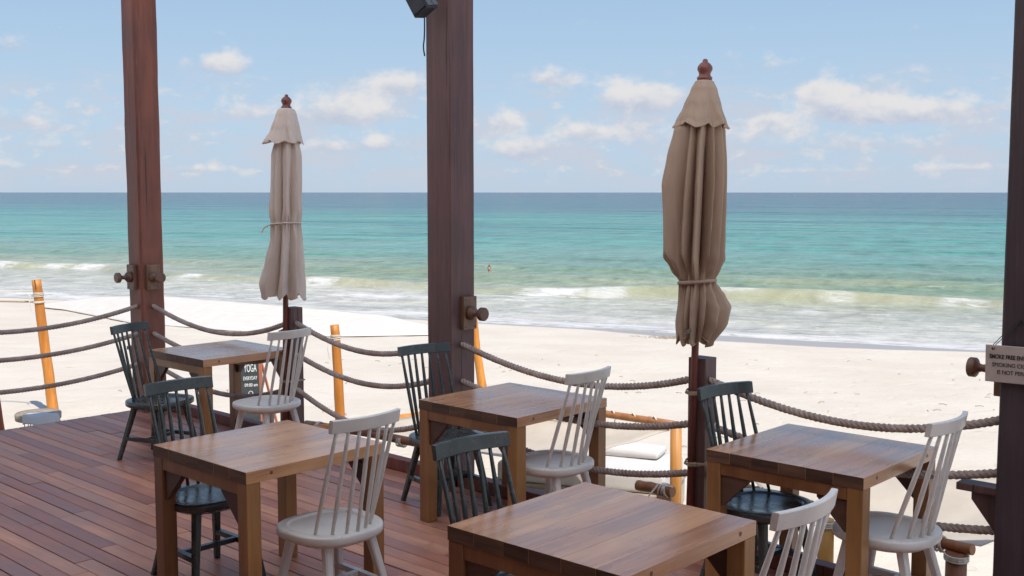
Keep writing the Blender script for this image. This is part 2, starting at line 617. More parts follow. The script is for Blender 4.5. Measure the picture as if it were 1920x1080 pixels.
CREST = [(-70, 43.0), (-48, 42.4), (-43.4, 43.3), (-38, 41.6), (-33.7, 40.6), (-30, 40.2), (-26.4, 39.5), (-22, 39.2), (-19, 39.7), (-15, 39.5),
         (-10.6, 40.9), (-8.5, 40.7), (-4.9, 42.0), (0, 42.1), (8, 41.0), (30, 41.5)]


def crest(t):
    for (a, x), (b, y) in zip(CREST, CREST[1:]):
        if a <= t <= b:
            q = (t - a) / (b - a)
            return x + (y - x) * q * q * (3 - 2 * q)
    return CREST[0][1] if t < CREST[0][0] else CREST[-1][1]


def breaker(t, d):
    """height, foam and turbid face of the waves that run in on the beach"""
    h = foam = face = 0.0
    c0 = crest(t) + 0.25 * noise.noise((t * 0.35, 8.1, 0))
    for (off, amp, ff, seed) in ((0.0, 0.46, 1.0, 1.0), (7.6, 0.24, 0.0, 9.0), (13.0, 0.16, 0.0, 17.0), (-3.9, 0.07, 0.5, 23.0), (-6.2, 0.05, 0.4, 29.0), (22, .1, 0, 31.), (37, .08, 0, 37.)):
        c = c0 if off == 0 else 40.8 + off + 0.5 * (c0 - 40.8) + 1.1 * noise.noise((t * 0.07, seed, 2.0))
        a = amp * (0.62 + 0.75 * noise.noise((t * 0.11 + seed, seed * 1.7, 0)))
        a = max(a, 0.03)
        x = d - c
        wdt = 0.55 if x < 0 else 1.5
        g = math.exp(-(x / wdt) ** 2)
        h += a * g
        if off >= 0:
            face += (1.0 if off == 0 else (0.55 if off < 10 else 0.2)) * math.exp(-((x + 0.35) / 0.8) ** 2) * min(1, a / 0.28)
        if ff:
            br = smooth(noise.noise((t * 0.16 + seed * 3, seed, 5.0)) + 0.35 * noise.noise((t * 0.6, seed, 1.0)), 0.13, 0.34)
            if off == 0:
                br *= 0.12
                for (tc_, tw, k_) in ((-48.5, 0.7, .5), (-43.4, 0.9, .8), (-45.4, 0.8, .5), (-34.7, 0.7, .6), (-26.7, 0.8, .7), (-15.9, 1.3, .75), (-13.7, .7, .45), (-1.2, 0.9, .45), (-5.5, 0.7, .3)):
                    br = max(br, k_ * math.exp(-((t - tc_) / tw) ** 4))
            front = math.exp(-((x + 0.30) / 0.6) ** 2)
            foam += ff * br * front * 1.0
            if off == 0:
                foam += 0.45 * math.exp(-((x + 0.05) / 0.22) ** 2) * smooth(noise.noise((t * 0.3, 5.5, 2.0)), -0.1, 0.5)
            if off == 0:
                foam += 0.22 * smooth(-x, 0.3, 0.9) * smooth(-x, 5.0, 1.2) * (0.5 + 0.5 * br)
    return h, foam, face


def build_sea():
    ds = []
    d = 25.0
    while d < 20000:
        ds.append(d)
        d += 0.16 if d < 46 else (0.35 if d < 60 else (0.7 if d < 100 else d * 0.05))
    nc = 300
    verts = []
    fo, fa = [], []
    for d in ds:
        hw = 42 + 1.5 * (d - 25)
        for i in range(nc):
            t = -hw + 2 * hw * (i - 12) / (nc - 25)
            if i < 12 or i > nc - 13:      # wide wings that carry the sea on to both sides
                k_ = 12 - i if i < 12 else i - (nc - 13)
                t = math.copysign(hw + (260 + 4.0 * d) * (k_ / 12) ** 2, i - nc / 2)
            z = SEA_Z
            foam = face = 0.0
            if d < 120:
                h, foam, face = breaker(t, d)
                z += h * smooth(d, 33, 38)
                z += 0.05 * fbm(t * 0.25, d * 0.8, 3) * smooth(d, 31, 36)
                # lacy run-up edge
                e = d - (D0 + 0.75 + 1.0 * noise.noise((t * 0.12, 4.4, 0)) + 0.5 * noise.noise((t * 0.5, 1.4, 0)))
                foam += 0.5 * math.exp(-(e / 0.5) ** 2)
                foam += 0.16 * smooth(d, 40, 37.5) + 0.10 * smooth(d, 37, 32)
                z += 0.02 * math.exp(-(e / 0.5) ** 2)
            p = WV * d + TV * t
            verts.append((p.x, p.y, z))
            fo.append(min(1.5, foam))
            fa.append(min(1.0, face))
    faces = [(j * nc + i, j * nc + i + 1, (j + 1) * nc + i + 1, (j + 1) * nc + i) for j in range(len(ds) - 1) for i in range(nc - 1)]
    me = bpy.data.meshes.new('sea')
    me.from_pydata(verts, [], faces)
    for p in me.polygons:
        p.use_smooth = True
    for nm, dat in (('foam', fo), ('face', fa)):
        at = me.attributes.new(nm, 'FLOAT', 'POINT')
        at.data.foreach_set('value', dat)
    m, t, bs = material('sea_water')
    geo = t.new('ShaderNodeNewGeometry')
    pos = geo.outputs['Position']
    rot = t.mapping(pos, (1, 1, 1), (0, 0, 0), (0, 0, math.atan2(0.41, 0.912)))   # x along the shore, y out to sea
    sx = t.new('ShaderNodeSeparateXYZ')
    t.link(rot, sx.inputs[0])
    dv = sx.outputs[1]
    af = t.new('ShaderNodeAttribute', attribute_name='foam')
    ac = t.new('ShaderNodeAttribute', attribute_name='face')
    p1 = t.noise(t.mapping(rot, (0.35, 1, 1)), 0.045, 6, 0.62, 0.4)
    p2 = t.noise(t.mapping(rot, (0.5, 0.6, 1), (5, 2, 0)), 0.35, 6, 0.65, 0.3)
    p3 = t.noise(t.mapping(rot, (0.3, 1, 1), (11, 4, 0)), 0.006, 5, 0.6, 0.3)
    lg = t.math('LOGARITHM', t.math('MAXIMUM', dv, 1.0), 10.0)
    lg = t.math('ADD', lg, t.math('MULTIPLY', t.math('SUBTRACT', p1, 0.5), 0.36))
    lg = t.math('ADD', lg, t.math('MULTIPLY', t.math('SUBTRACT', p2, 0.5), 0.16))
    fac = t.ss(lg, 1.4, 3.6)
    lm = t.new('ShaderNodeMapRange')
    t.link(lg, lm.inputs[0])
    lm.inputs[1].default_value = 1.45
    lm.inputs[2].default_value = 3.45
    col = t.ramp(lm.outputs[0], [(0.0, (0.45, 0.42, 0.35)), (0.07, (0.38, 0.375, 0.295)), (0.105, (0.275, 0.305, 0.195)), (0.14, (0.15, 0.245, 0.165)),
                                 (0.20, (0.085, 0.25, 0.195)), (0.27, (0.048, 0.24, 0.185)), (0.36, (0.024, 0.215, 0.170)),
                                 (0.44, (0.014, 0.135, 0.135)), (0.55, (0.008, 0.085, 0.112)), (1.0, (0.005, 0.045, 0.088))])
    # ripple shading painted in colour: short crests inshore, broader swell further out
    cm = None
    for (fx, fy, lo, hi, lo2, hi2, off) in ((1.1, 0.7, -10, -5, 90, 55, 0), (0.45, 0.13, 45, 80, 260, 150, 5), (0.2, 0.03, 140, 260, 900, 500, 9), (0.07, 0.006, 450, 900, 40000, 30000, 13)):
        nn_ = t.noise(t.mapping(rot, (fx, fy, 1), (off, off * 1.7, 0)), 1.0, 5, 0.68, 0.25)
        wt_ = t.math('MULTIPLY', t.ss(dv, lo, hi), t.ss(dv, hi2, lo2, 1.0, 0.0))
        k_ = t.math('MULTIPLY', t.math('SUBTRACT', nn_, 0.5), wt_)
        cm = k_ if cm is None else t.math('ADD', cm, k_)
    cm = t.math('ADD', 1.0, t.math('MULTIPLY', cm, 2.0))
    cm = t.math('MAXIMUM', t.math('MINIMUM', cm, 1.5), 0.55)
    hs = t.new('ShaderNodeHueSaturation')
    t.link(col, hs.inputs['Color'])
    t.link(cm, hs.inputs['Value'])
    col = hs.outputs[0]
    # weed beds: dark blue patches lying on the pale bottom
    bed = t.math('MULTIPLY', t.ss(p1, 0.53, 0.68), t.ss(dv, 62.0, 95.0))
    bed = t.math('MULTIPLY', bed, t.ss(dv, 420.0, 190.0))
    col = t.mix(t.math('MULTIPLY', bed, 0.75), col, (0.012, 0.075, 0.10, 1))
    col = t.mix(t.math('MULTIPLY', t.ss(p3, 0.4, 0.65), 0.4), col, (0.008, 0.053, 0.088, 1))
    # sand stirred up in the wave faces
    col = t.mix(t.math('MULTIPLY', ac.outputs['Fac'], 0.6), col, (0.38, 0.365, 0.225, 1))
    # foam
    fn = t.noise(t.mapping(rot, (0.6, 1.3, 1)), 1.6, 8, 0.68, 0.8)
    fn2 = t.noise(t.mapping(rot, (0.35, 1.2, 1), (3, 9, 0)), 0.7, 7, 0.7, 1.4)
    lace = t.math('SUBTRACT', 1.0, t.math('ABSOLUTE', t.math('MULTIPLY', t.math('SUBTRACT', fn2, 0.5), 9.0)), clamp=True)
    fm = t.math('ADD', af.outputs['Fac'], t.math('MULTIPLY', t.math('SUBTRACT', fn, 0.5), 2.8))
    fm = t.ss(fm, 0.32, 0.75)
    fl = t.math('MULTIPLY', lace, t.math('MULTIPLY', t.ss(af.outputs['Fac'], 0.05, 0.4), 0.75))
    fm = t.math('MAXIMUM', fm, fl)
    caps = t.noise(t.mapping(rot, (0.25, 1, 1), (1, 1, 0)), 0.11, 7, 0.6)
    fm = t.math('MAXIMUM', fm, t.math('MULTIPLY', t.ss(caps, 0.735, 0.76), 0.8))
    col = t.mix(t.math('MULTIPLY', fm, 0.9), col, (0.60, 0.585, 0.565, 1))
    t.link(col, bs.inputs['Base Color'])
    t.link(t.ss(fm, 0.0, 1.0, 0.16, 0.8), bs.inputs['Roughness'])
    bs.inputs['IOR'].default_value = 1.33
    bs.inputs['Specular IOR Level'].default_value = 0.085
    w1 = t.noise(t.mapping(rot, (0.35, 1, 1)), 1.4, 5, 0.6, 0.3)
    w2 = t.noise(t.mapping(rot, (0.35, 1, 1)), 0.22, 4, 0.6, 0.3)
    w3 = t.noise(t.mapping(rot, (0.3, 1, 1)), 0.03, 4, 0.6, 0.3)
    h = t.math('ADD', t.math('MULTIPLY', w1, 0.22), t.math('ADD', t.math('MULTIPLY', w2, 1.1), t.math('MULTIPLY', w3, 5.0)))
    t.link(t.bump(h, 1.0, 1.0), bs.inputs['Normal'])
    me.materials.append(m)
    o = bpy.data.objects.new('sea', me)
    C.objects.link(o)
    o['kind'] = 'structure'


build_sea()


# ------------------------------------------------------------------ deck
DECK_L, DECK_OUT = -9.35, 5.20
deck = bpy.data.objects.new('deck', None)
C.objects.link(deck)
deck.rotation_euler = (0, 0, TH)
deck['kind'] = 'structure'
PW = 0.104


def plank(u0, u1, n, zoff):
    L = u1 - u0 - 0.0025
    wdt = PW - random.uniform(0.004, 0.0075)
    bm = box_bm(L, wdt, 0.026, 0.0025)
    o = obj('plank', bm, M['deck'], deck, ((u0 + u1) / 2, n, -0.013 + zoff), (random.uniform(-.004, .004), 0, random.uniform(-.0006, .0006)))
    return o


n_ = DECK_OUT - PW / 2
rest = bmesh.new()
while n_ > -5.0:
    u = DECK_L + random.uniform(-0.004, 0.004)
    first = True
    while u < 3.0:
        L = random.uniform(0.5, 1.9) if first else random.uniform(0.9, 2.1)
        first = False
        u2 = min(u + L, 3.2)
        if n_ > 2.15 and u < 0.6:
            plank(u, u2, n_, random.uniform(-0.0016, 0.0016))
        else:
            box_bm(u2 - u - 0.004, PW - 0.006, 0.026, 0.0, ((u + u2) / 2, n_, -0.013), bm=rest)
        u = u2
    n_ -= PW
o = obj('deck_boards', rest, M['deck'], deck)
o['kind'] = 'stuff'
bm = bmesh.new()
for nn in (5.12, 4.5, 3.8, 3.1, 2.4, 1.6, 0.8, 0, -1, -2, -3, -4, -4.9):
    box_bm(12.4, 0.06, 0.14, 0, (-3.1, nn, -0.10), bm=bm)
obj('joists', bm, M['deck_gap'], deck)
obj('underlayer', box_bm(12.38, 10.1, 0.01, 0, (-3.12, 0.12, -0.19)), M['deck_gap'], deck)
# edge boards below the planks
obj('fascia', box_bm(12.5, 0.03, 0.2, 0.003, (-3.1, DECK_OUT + 0.017, -0.13)), M['deck'], deck)
obj('fascia', box_bm(10.2, 0.03, 0.2, 0.003), M['deck'], deck, (DECK_L - 0.018, 0.1, -0.13), (0, 0, R(90)))
for uu in (-9.2, -7.1, -5.3, -3.3, -1.6):
    obj('pile', tube(bmesh.new(), [(uu, 5.06, -0.19), (uu, 5.06, -1.4)], 0.07, 10), M['post'], deck)
# kerb beams between the posts
POSTS = {'L': (-9.247, 5.013), 'S1': (-7.155, 5.122), 'M': (-5.383, 5.161), 'S2': (-3.311, 5.095), 'R': (-1.597, 5.165)}
for a, b, wa, wb in (('L', 'S1', .116, .057), ('S1', 'M', .057, .116), ('M', 'S2', .116, .057), ('S2', 'R', .057, .116)):
    ua, ub = POSTS[a][0] + wa + 0.003, POSTS[b][0] - wb - 0.003
    obj('kerb_beam', box_bm(ub - ua, 0.085, 0.085, 0.006, seg=2), M['post_red'], deck, ((ua + ub) / 2, 5.135, 0.0445))

# ------------------------------------------------------------------ roof over the terrace (above the frame)
m_, t_, b_ = material('fill_light_cloth')  # unseen translucent cloth added to bring soft sunlight down onto the terrace
b_.inputs['Base Color'].default_value = (0.80, 0.74, 0.66, 1)
b_.inputs['Roughness'].default_value = 0.9
tr_ = t_.new('ShaderNodeBsdfTranslucent')
tr_.inputs['Color'].default_value = (0.94, 0.91, 0.89, 1)
mx_ = t_.new('ShaderNodeMixShader')
mx_.inputs[0].default_value = 0.85
t_.link(b_.outputs[0], mx_.inputs[1])
t_.link(tr_.outputs[0], mx_.inputs[2])
t_.link(mx_.outputs[0], t_.n['Material Output'].inputs[0])
roof = bpy.data.objects.new('roof', None)
C.objects.link(roof)
roof.rotation_euler = (0, 0, TH)
roof['kind'] = 'structure'
bm = bmesh.new()
bmesh.ops.create_grid(bm, x_segments=40, y_segments=20, size=0.5)
for v in bm.verts:
    x_, y_ = v.co.x * 13.2, v.co.y * 4.1
    v.co = Vector((x_ - 2.75, y_ + 3.25, 4.05 + 0.012 * noise.noise((x_ * 1.3, y_ * 1.3, 0))))
obj('fill_light_sheet', bm, m_, roof, smooth=True)
obj('roof_boards', box_bm(13.2, 2.84, 0.03, 0, (-2.75, -0.23, 4.06)), M['roof'], roof)
for nn in (5.16, 2.6, 0.2, -1.4):
    obj('beam', box_bm(13.0, 0.12, 0.16, 0.006, (-2.75, nn, 3.94)), M['roof'], roof)
for uu in (-9.2, -7.2, -5.4, -3.3, -1.6, 0.4, 2.4, 3.6):
    obj('rafter', box_bm(0.06, 6.9, 0.014, 0.002, (uu, 1.82, 4.029)), M['roof'], roof)


# unseen wall of dark timber, added behind the camera to darken post faces
wl = bpy.data.objects.new('light_block_wall', None)
C.objects.link(wl)
wl.rotation_euler = (0, 0, TH)
wl['kind'] = 'structure'
obj('light_block_boards', box_bm(13.2, 0.10, 4.0, 0, (-2.75, -1.6, 2.0)), M['roof'], wl)

# ------------------------------------------------------------------ posts
def shaft_bm(s, z0, z1, rough=0.003, seed=0, cham=0.012):
    bm = bmesh.new()
    rings = []
    nz_ = 40
    c = s / 2
    prof = [(-c + cham, -c), (c - cham, -c), (c, -c + cham), (c, c - cham), (c - cham, c), (-c + cham, c), (-c, c - cham), (-c, -c + cham)]
    for k in range(nz_ + 1):
        z = z0 + (z1 - z0) * k / nz_
        ring = []
        for i, (x, y) in enumerate(prof):
            q = rough * noise.noise((seed + i * 3.7, z * 2.2, 0)) + rough * 0.6 * noise.noise((seed + i * 1.3, z * 9, 4))
            ring.append(bm.verts.new((x * (1 + q * 4), y * (1 + q * 4), z)))
        rings.append(ring)
    for a, b in zip(rings, rings[1:]):
        for k in range(8):
            bm.faces.new((a[k], a[(k + 1) % 8], b[(k + 1) % 8], b[k]))
    bm.faces.new(rings[0][::-1])
    bm.faces.new(rings[-1])
    return bm


def hook(parent, s, side, z, off=0.0):
    """turned wooden peg on a screwed base block; side = local direction of the face"""
    ang = {'u': 0, '-n': -90, '-u': 180}[side]
    rot = (0, 0, R(ang))
    d = Vector((math.cos(R(ang)), math.sin(R(ang)), 0))
    e = Vector((-d.y, d.x, 0))
    base = d * (s / 2 + 0.0005) + e * off + Vector((0, 0, z))
    p = obj('hook_plate', box_bm(0.036, 0.125, 0.225, 0.004, (0.018, 0, 0), 2), M['hook'], parent, base, rot)
    k = lathe(bmesh.new(), [(0.046, 0.034), (0.048, 0.05), (0.045, 0.066), (0.032, 0.078), (0.020, 0.088), (0.017, 0.112), (0.022, 0.126),
                            (0.040, 0.134), (0.046, 0.14), (0.046, 0.166), (0.042, 0.171), (0.036, 0.171)], 24, 'x')
    obj('peg', k, M['hook'], p)
    for yy in (-0.045, 0.045):
        for zz in (-0.092, 0.092):
            obj('screw', lathe(bmesh.new(), [(0.006, 0.034), (0.006, 0.0375), (0.003, 0.0375)], 8, 'x', (0, yy, zz)), M['black'], p)
    return p


def bracket(parent, s, z, L=0.2):
    b = obj('shelf_bracket', box_bm(L, 0.10, 0.035, 0.004, (-s / 2 - L / 2 - 0.001, 0, z), 2), M['post'], parent)
    bm = prism(bmesh.new(), [(-s / 2 - 0.001, z - 0.019), (-s / 2 - 0.135, z - 0.019), (-s / 2 - 0.135, z - 0.055), (-s / 2 - 0.02, z - 0.2), (-s / 2 - 0.001, z - 0.2)], -0.03, 0.03)
    obj('corbel', bm, M['post'], b)


def big_post(key, label, mat, lean=(0, 0), seed=0):
    u, n = POSTS[key]
    p = thing('wooden_post', label, 'post', D(u, n, 0), TH, 'tall roof posts along the railing')
    p.rotation_euler = (lean[0], lean[1], TH)
    obj('shaft', shaft_bm(0.23, 0.002 if key != 'L' else 0.002, 3.86, 0.008 if key == 'L' else 0.003, seed, 0.016 if key == 'L' else 0.008), mat, p)
    return p


pL = big_post('L', 'rough hewn reddish roof post with two wooden pegs at the deck corner', M['post_red'], (0, 0), 3)
hook(pL, .23, '-n', 1.235, -0.015)
hook(pL, .23, 'u', 1.235, -0.01)
bracket(pL, .23, 0.55)
pM = big_post('M', 'square dark brown roof post with speaker above and one wooden peg', M['post'], (0, 0), 11)
hook(pM, .23, 'u', 1.185, 0.035)
crack = tube(bmesh.new(), [(0.1148, -0.012 + 0.003 * math.sin(k * 1.7), 0.02 + k * 0.06) for k in range(18)], 0.0016, 4)
obj('crack', crack, M['ink'], pM)
pR = big_post('R', 'dark roof post behind the hanging smoke free sign', M['post_shaded'], (0, 0), 19)
hook(pR, .23, '-u', 1.19, 0.02)
bracket(pR, .23, 0.625)


def small_post(key, label):
    u, n = POSTS[key]
    p = thing('railing_post', label, 'post', D(u, n, 0), TH, 'short posts of the rope railing')
    bm = shaft_bm(0.112, 0.002, 1.092, 0.003, u, 0.004)
    obj('shaft', bm, M['post'], p)
    for z in (0.90, 0.505):
        b2 = bmesh.new()
        for k in range(3):
            zz = z + 0.006 * k
            # loop round post and umbrella pole
            loop = [(0.061, -0.061), (0.061, 0.061), (-0.061, 0.061), (-0.061, -0.055), (-0.035, -0.112), (0.0, -0.118), (0.035, -0.105)]
            loop.append(loop[0])
            tube(b2, [(x, y, zz + 0.004 * math.sin(i * 2.1 + k)) for i, (x, y) in enumerate(loop)], 0.0035, 5, False)
        obj('twine_tie', b2, M['twine'], p)
    return p


small_post('S1', 'short dark railing post holding the far pale umbrella')
small_post('S2', 'short dark railing post holding the near brown umbrella')


# ------------------------------------------------------------------ ropes
def rope(p0, p1, sag, label, skew=0.5, r=0.0215, name='rope'):
    p0, p1 = Vector(p0), Vector(p1)
    L = (p1 - p0).length
    ns = int(L / 0.013)
    pts = []
    for i in range(ns + 1):
        s = i / ns
        q = p0.lerp(p1, s)
        c = skew
        s2 = s ** (math.log(0.5) / math.log(c)) if 0 < s < 1 else s
        q.z -= sag * 4 * s2 * (1 - s2)
        pts.append(q)
    o0 = p0.copy()
    bm = bmesh.new()
    pitch = 0.085
    for k in range(3):
        sp = []
        for i, q in enumerate(pts):
            d = pts[min(i + 1, ns)] - pts[max(i - 1, 0)]
            a, b = frame(d)
            an = -(i * L / ns) / pitch * 2 * math.pi + k * 2 * math.pi / 3
            sp.append(q - o0 + a * math.cos(an) * r * 0.5 + b * math.sin(an) * r * 0.5)
        tube(bm, sp, r * 0.56, 6)
    o = obj(name, bm, M['rope'], None, o0)
    return tag(o, label, 'rope', 'thick ropes of the terrace railing')


ZR = (0.973, 0.72, 0.442)
lvl = ('top', 'middle', 'bottom')


def face_pt(key, side, z, inset=0.02):
    u, n = POSTS[key]
    h = 0.115 if key in 'LMR' else 0.056
    if side == 'u':
        return D(u + h - inset, n - 0.004, z)
    if side == '-u':
        return D(u - h + inset, n - 0.004, z)
    return D(u + 0.02, n - h + inset, z)


SPANS = [('L', 'S1', (.165, .15, .16), 'between the reddish corner post and the far umbrella post'),
         ('S1', 'M', (.155, .14, .19), 'between the far umbrella post and the speaker post'),
         ('M', 'S2', (.14, .12, .125), 'between the speaker post and the near umbrella post'),
         ('S2', 'R', (.135, .10, .06), 'between the near umbrella post and the sign post')]
for a, b, sg, txt in SPANS:
    for k in range(3):
        rope(face_pt(a, 'u', ZR[k]), face_pt(b, '-u', ZR[k]), sg[k], '%s rope of the railing %s' % (lvl[k], txt), 0.53)
for k in range(3):
    p0 = face_pt('L', '-n', ZR[k])
    rope(p0, D(-9.247, 2.75, ZR[k] + 0.01), (.14, .12, .11)[k], '%s rope running along the open left deck edge' % lvl[k], 0.5)
# the next post along that edge stands just outside the picture
pE = thing('railing_post', 'short dark railing post on the left deck edge', 'post', D(-9.247, 2.70, 0), TH, 'short posts of the rope railing')
obj('shaft', shaft_bm(0.112, 0.002, 1.09, 0.003, 55, 0.004), M['post'], pE)


# ================================================================== UMBRELLAS
def interp(tab, z):
    for (z0, *a), (z1, *b) in zip(tab, tab[1:]):
        if z0 >= z >= z1:
            t = (z0 - z) / (z0 - z1)
            t = t * t * (3 - 2 * t) * 0.5 + t * 0.5
            return [x + (y - x) * t for x, y in zip(a, b)]
    return list(tab[-1][1:]) if z < tab[-1][0] else list(tab[0][1:])


FOLDS = {}
# where the cloth is gathered into pleats (fraction of a turn, 0.75 faces the terrace), and how deep each pleat runs
PLEATS = {1.3: ([.02, .16, .33, .47, .665, .79, .90], [.8, .9, .7, .75, 1.0, .8, .7], [.5, .5, .5, .72, .28, .7, .35]),
          2.7: ([.03, .15, .27, .39, .49, .655, .715, .80, .875, .945], [.7, .8, .8, .6, .95, .8, 1.0, .75, .85, .6], [.5, .5, .5, .5, .82, .3, .6, .3, .7, .4])}


def fold_fn(phi, seed, n=8):
    """0 on a ridge, up to 1 in the crease between two ribs; uneven and leaning over like hanging cloth"""
    if (seed, n) not in FOLDS:
        if seed in PLEATS:
            FOLDS[(seed, n)] = PLEATS[seed]
        else:
            r_ = random.Random(int(seed * 1000) + n)
            FOLDS[(seed, n)] = ([(k + r_.uniform(-0.28, 0.28)) / n for k in range(n)], [r_.uniform(0.6, 1.0) for _ in range(n)], [r_.uniform(.25, .75) for _ in range(n)])
    ang, dep, skw = FOLDS[(seed, n)]
    x = (phi / (2 * math.pi)) % 1.0
    m = len(ang)
    for k in range(m):
        a, b = ang[k], ang[(k + 1) % m] + (1 if k == m - 1 else 0)
        for xx in (x, x + 1, x - 1):
            if a <= xx < b:
                q = (xx - a) / (b - a)
                v = q / skw[k] if q < skw[k] else (1 - q) / (1 - skw[k])
                return dep[k] * v ** 1.2
    return 0.0


def canopy_bm(tab, seed, hem, nphi=240, nz_=100, n=7, twist=0.22, tie=None):
    """tab rows: z, left radius, right radius, depth factor, fold amplitude, x offset"""
    bm = bmesh.new()
    z0, z1 = tab[0][0], tab[-1][0]
    rings = []
    for j in range(nz_ + 1):
        s = j / nz_
        ring = []
        for i in range(nphi):
            phi = 2 * math.pi * i / nphi
            zb = z1 + hem * (0.9 * fold_fn(phi, seed + 5, n) + 0.25 * noise.noise((math.cos(phi) * 2, math.sin(phi) * 2, seed)))
            z = z0 + (zb - z0) * s
            rl, rr, dep, amp, xo = interp(tab, z0 + (z1 - z0) * s)
            cx = math.cos(phi)
            Rr = rl + (rr - rl) * (0.5 + 0.5 * cx)
            f = 0.95 * fold_fn(phi + twist * s * s, seed, n) + 0.13 * fold_fn(phi - 0.5 * s, seed + 0.37, 13)
            f2 = noise.noise((math.cos(phi) * 3.0, math.sin(phi) * 3.0, z * 2.2 + seed))
            side = abs(cx) ** 3
            q = Rr * (1 - amp * f * (1 - 0.6 * side)) * (1 + 0.05 * f2 * min(1, amp * 2))
            if tie:
                gz_ = math.exp(-((z - tie) / 0.10) ** 2)
                q *= 1 + gz_ * 0.10 * math.sin(23 * phi + 3 * noise.noise((phi, z * 4, seed)))
            q = max(q, 0.022)
            ring.append(bm.verts.new((q * cx + xo, q * math.sin(phi) * dep, z)))
        rings.append(ring)
    for a, b in zip(rings, rings[1:]):
        for k in range(nphi):
            f = bm.faces.new((a[k], a[(k + 1) % nphi], b[(k + 1) % nphi], b[k]))
            f.smooth = True
    return bm


def umbrella(label, base, lean, px, tab, cap, tie, seed, mat, ztop, lbl_tag):
    un = thing('folded_umbrella', label, 'umbrella', base, 0, 'closed parasols tied to the railing posts')
    un.rotation_euler = (0, lean, 0)
    obj('pole', tube(bmesh.new(), [(0, 0, 0.002), (0, 0, ztop - 0.1)], px, 14), M['finial'], un)
    fin = lathe(bmesh.new(), [(0.040, ztop - 0.10), (0.042, ztop - 0.088), (0.034, ztop - 0.08), (0.030, ztop - 0.07), (0.034, ztop - 0.058), (0.041, ztop - 0.045),
                              (0.040, ztop - 0.03), (0.028, ztop - 0.014), (0.014, ztop - 0.004), (0.014, ztop + 0.006), (0.006, ztop + 0.012)], 20)
    obj('finial', fin, M['finial'], un)
    c = obj('canopy', canopy_bm(tab, seed, 0.075, tie=tie), mat, un)
    md = c.modifiers.new('thickness', 'SOLIDIFY')
    md.thickness = 0.003
    v = obj('top_flap', canopy_bm(cap, seed + 2.0, 0.035, 240, 40, 6, 0.0), mat, un)
    md = v.modifiers.new('thickness', 'SOLIDIFY')
    md.thickness = 0.003
    for nm, src_ in (('hem', c), ('hem', v)):
        vs = src_.data.vertices
        ring = [vs[k].co.copy() for k in range(len(vs) - 240, len(vs))]
        ring.append(ring[0].copy())
        obj(nm, tube(bmesh.new(), ring[::2] + [ring[0]], 0.0042, 5, False), mat, un)
    # ribs bundled inside
    rb = bmesh.new()
    for k in range(8):
        a = 2 * math.pi * k / 8 + 0.2
        tube(rb, [(0.035 * math.cos(a), 0.035 * math.sin(a), ztop - 0.16), (0.05 * math.cos(a), 0.05 * math.sin(a), tab[-1][0] + 0.16)], 0.009, 6)
    obj('ribs', rb, M['finial'], un)
    tb = bmesh.new()
    rl, rr, dep, amp, xo = interp(tab, tie)
    loop = []
    for k in range(41):
        a = 2 * math.pi * k / 40
        q = (rl + (rr - rl) * (0.5 + 0.5 * math.cos(a))) * 1.015 + 0.002
        loop.append((q * math.cos(a) + xo, q * math.sin(a) * dep, tie + 0.012 * math.cos(a + 0.6)))
    tube(tb, loop, 0.011 if lbl_tag == 'tag' else 0.007, 6, False, flat=1.0)
    x0 = -rl * 1.03 + xo
    if lbl_tag == 'string':
        tube(tb, [(x0, -0.03, tie - 0.01), (x0 - 0.045, -0.035, tie - 0.03), (x0 - 0.07, -0.04, tie - 0.075)], 0.006, 5)
    obj('tie_strap', tb, mat, un)
    if lbl_tag == 'tag':
        obj('care_label', box_bm(0.04, 0.0025, 0.022, 0.0), M['tag'], un, (-0.062, -0.118, 1.255), (0, R(-32), R(-20)))
    return un


# rows: z, r left, r right, depth, fold amp, x offset
tab1 = [(2.60, .035, .035, 1, .05, 0), (2.44, .08, .085, 1, .3, 0), (2.28, .122, .122, .95, .5, 0), (2.05, .128, .124, .95, .72, 0), (1.86, .138, .125, .95, .76, 0),
        (1.80, .130, .118, .92, .6, 0), (1.755, .112, .108, .88, .45, 0), (1.71, .115, .116, .9, .5, 0), (1.62, .128, .133, .95, .6, 0), (1.42, .18, .152, 1, .78, 0), (1.26, .228, .166, 1, .78, 0), (1.165, .205, .168, 1, .62, 0)]
cap1 = [(2.655, .03, .03, 1, .0, 0), (2.64, .066, .066, 1, .04, 0), (2.60, .082, .082, 1, .15, 0), (2.48, .125, .11, 1, .32, 0), (2.375, .186, .132, 1, .42, 0)]
umbrella('far folded parasol in pale taupe cloth, leaning by the corner table', D(-7.155 - 0.018, 5.122 - 0.083, 0), R(1.25), 0.022, tab1, cap1, 1.755, 1.3, M['taupe_pale'], 2.745, 'string')
tab2 = [(2.56, .035, .035, 1, .05, 0), (2.44, .10, .09, 1, .3, 0), (2.32, .158, .125, .95, .5, 0), (2.17, .190, .138, .95, .74, 0), (2.02, .215, .142, .95, .82, 0), (1.80, .208, .148, .95, .86, 0), (1.63, .202, .150, .95, .86, 0),
        (1.57, .152, .122, .95, .65, 0), (1.515, .098, .090, .9, .4, .002), (1.48, .098, .098, .92, .45, .002), (1.42, .102, .150, .95, .5, .002), (1.36, .108, .190, .95, .55, .002), (1.28, .114, .178, 1, .6, .002), (1.165, .102, .10, 1, .62, 0)]
cap2 = [(2.605, .03, .03, 1, 0, 0), (2.59, .052, .052, 1, .05, 0), (2.55, .072, .072, 1, .15, 0), (2.46, .11, .10, 1, .35, 0), (2.375, .150, .132, 1, .5, 0), (2.345, .166, .146, 1, .52, 0)]
umbrella('near folded parasol in brown taupe cloth, cinched low with a skirt', D(-3.311 - 0.022, 5.095 - 0.083, 0), R(1.15), 0.020, tab2, cap2, 1.515, 2.7, M['taupe'], 2.70, 'tag')


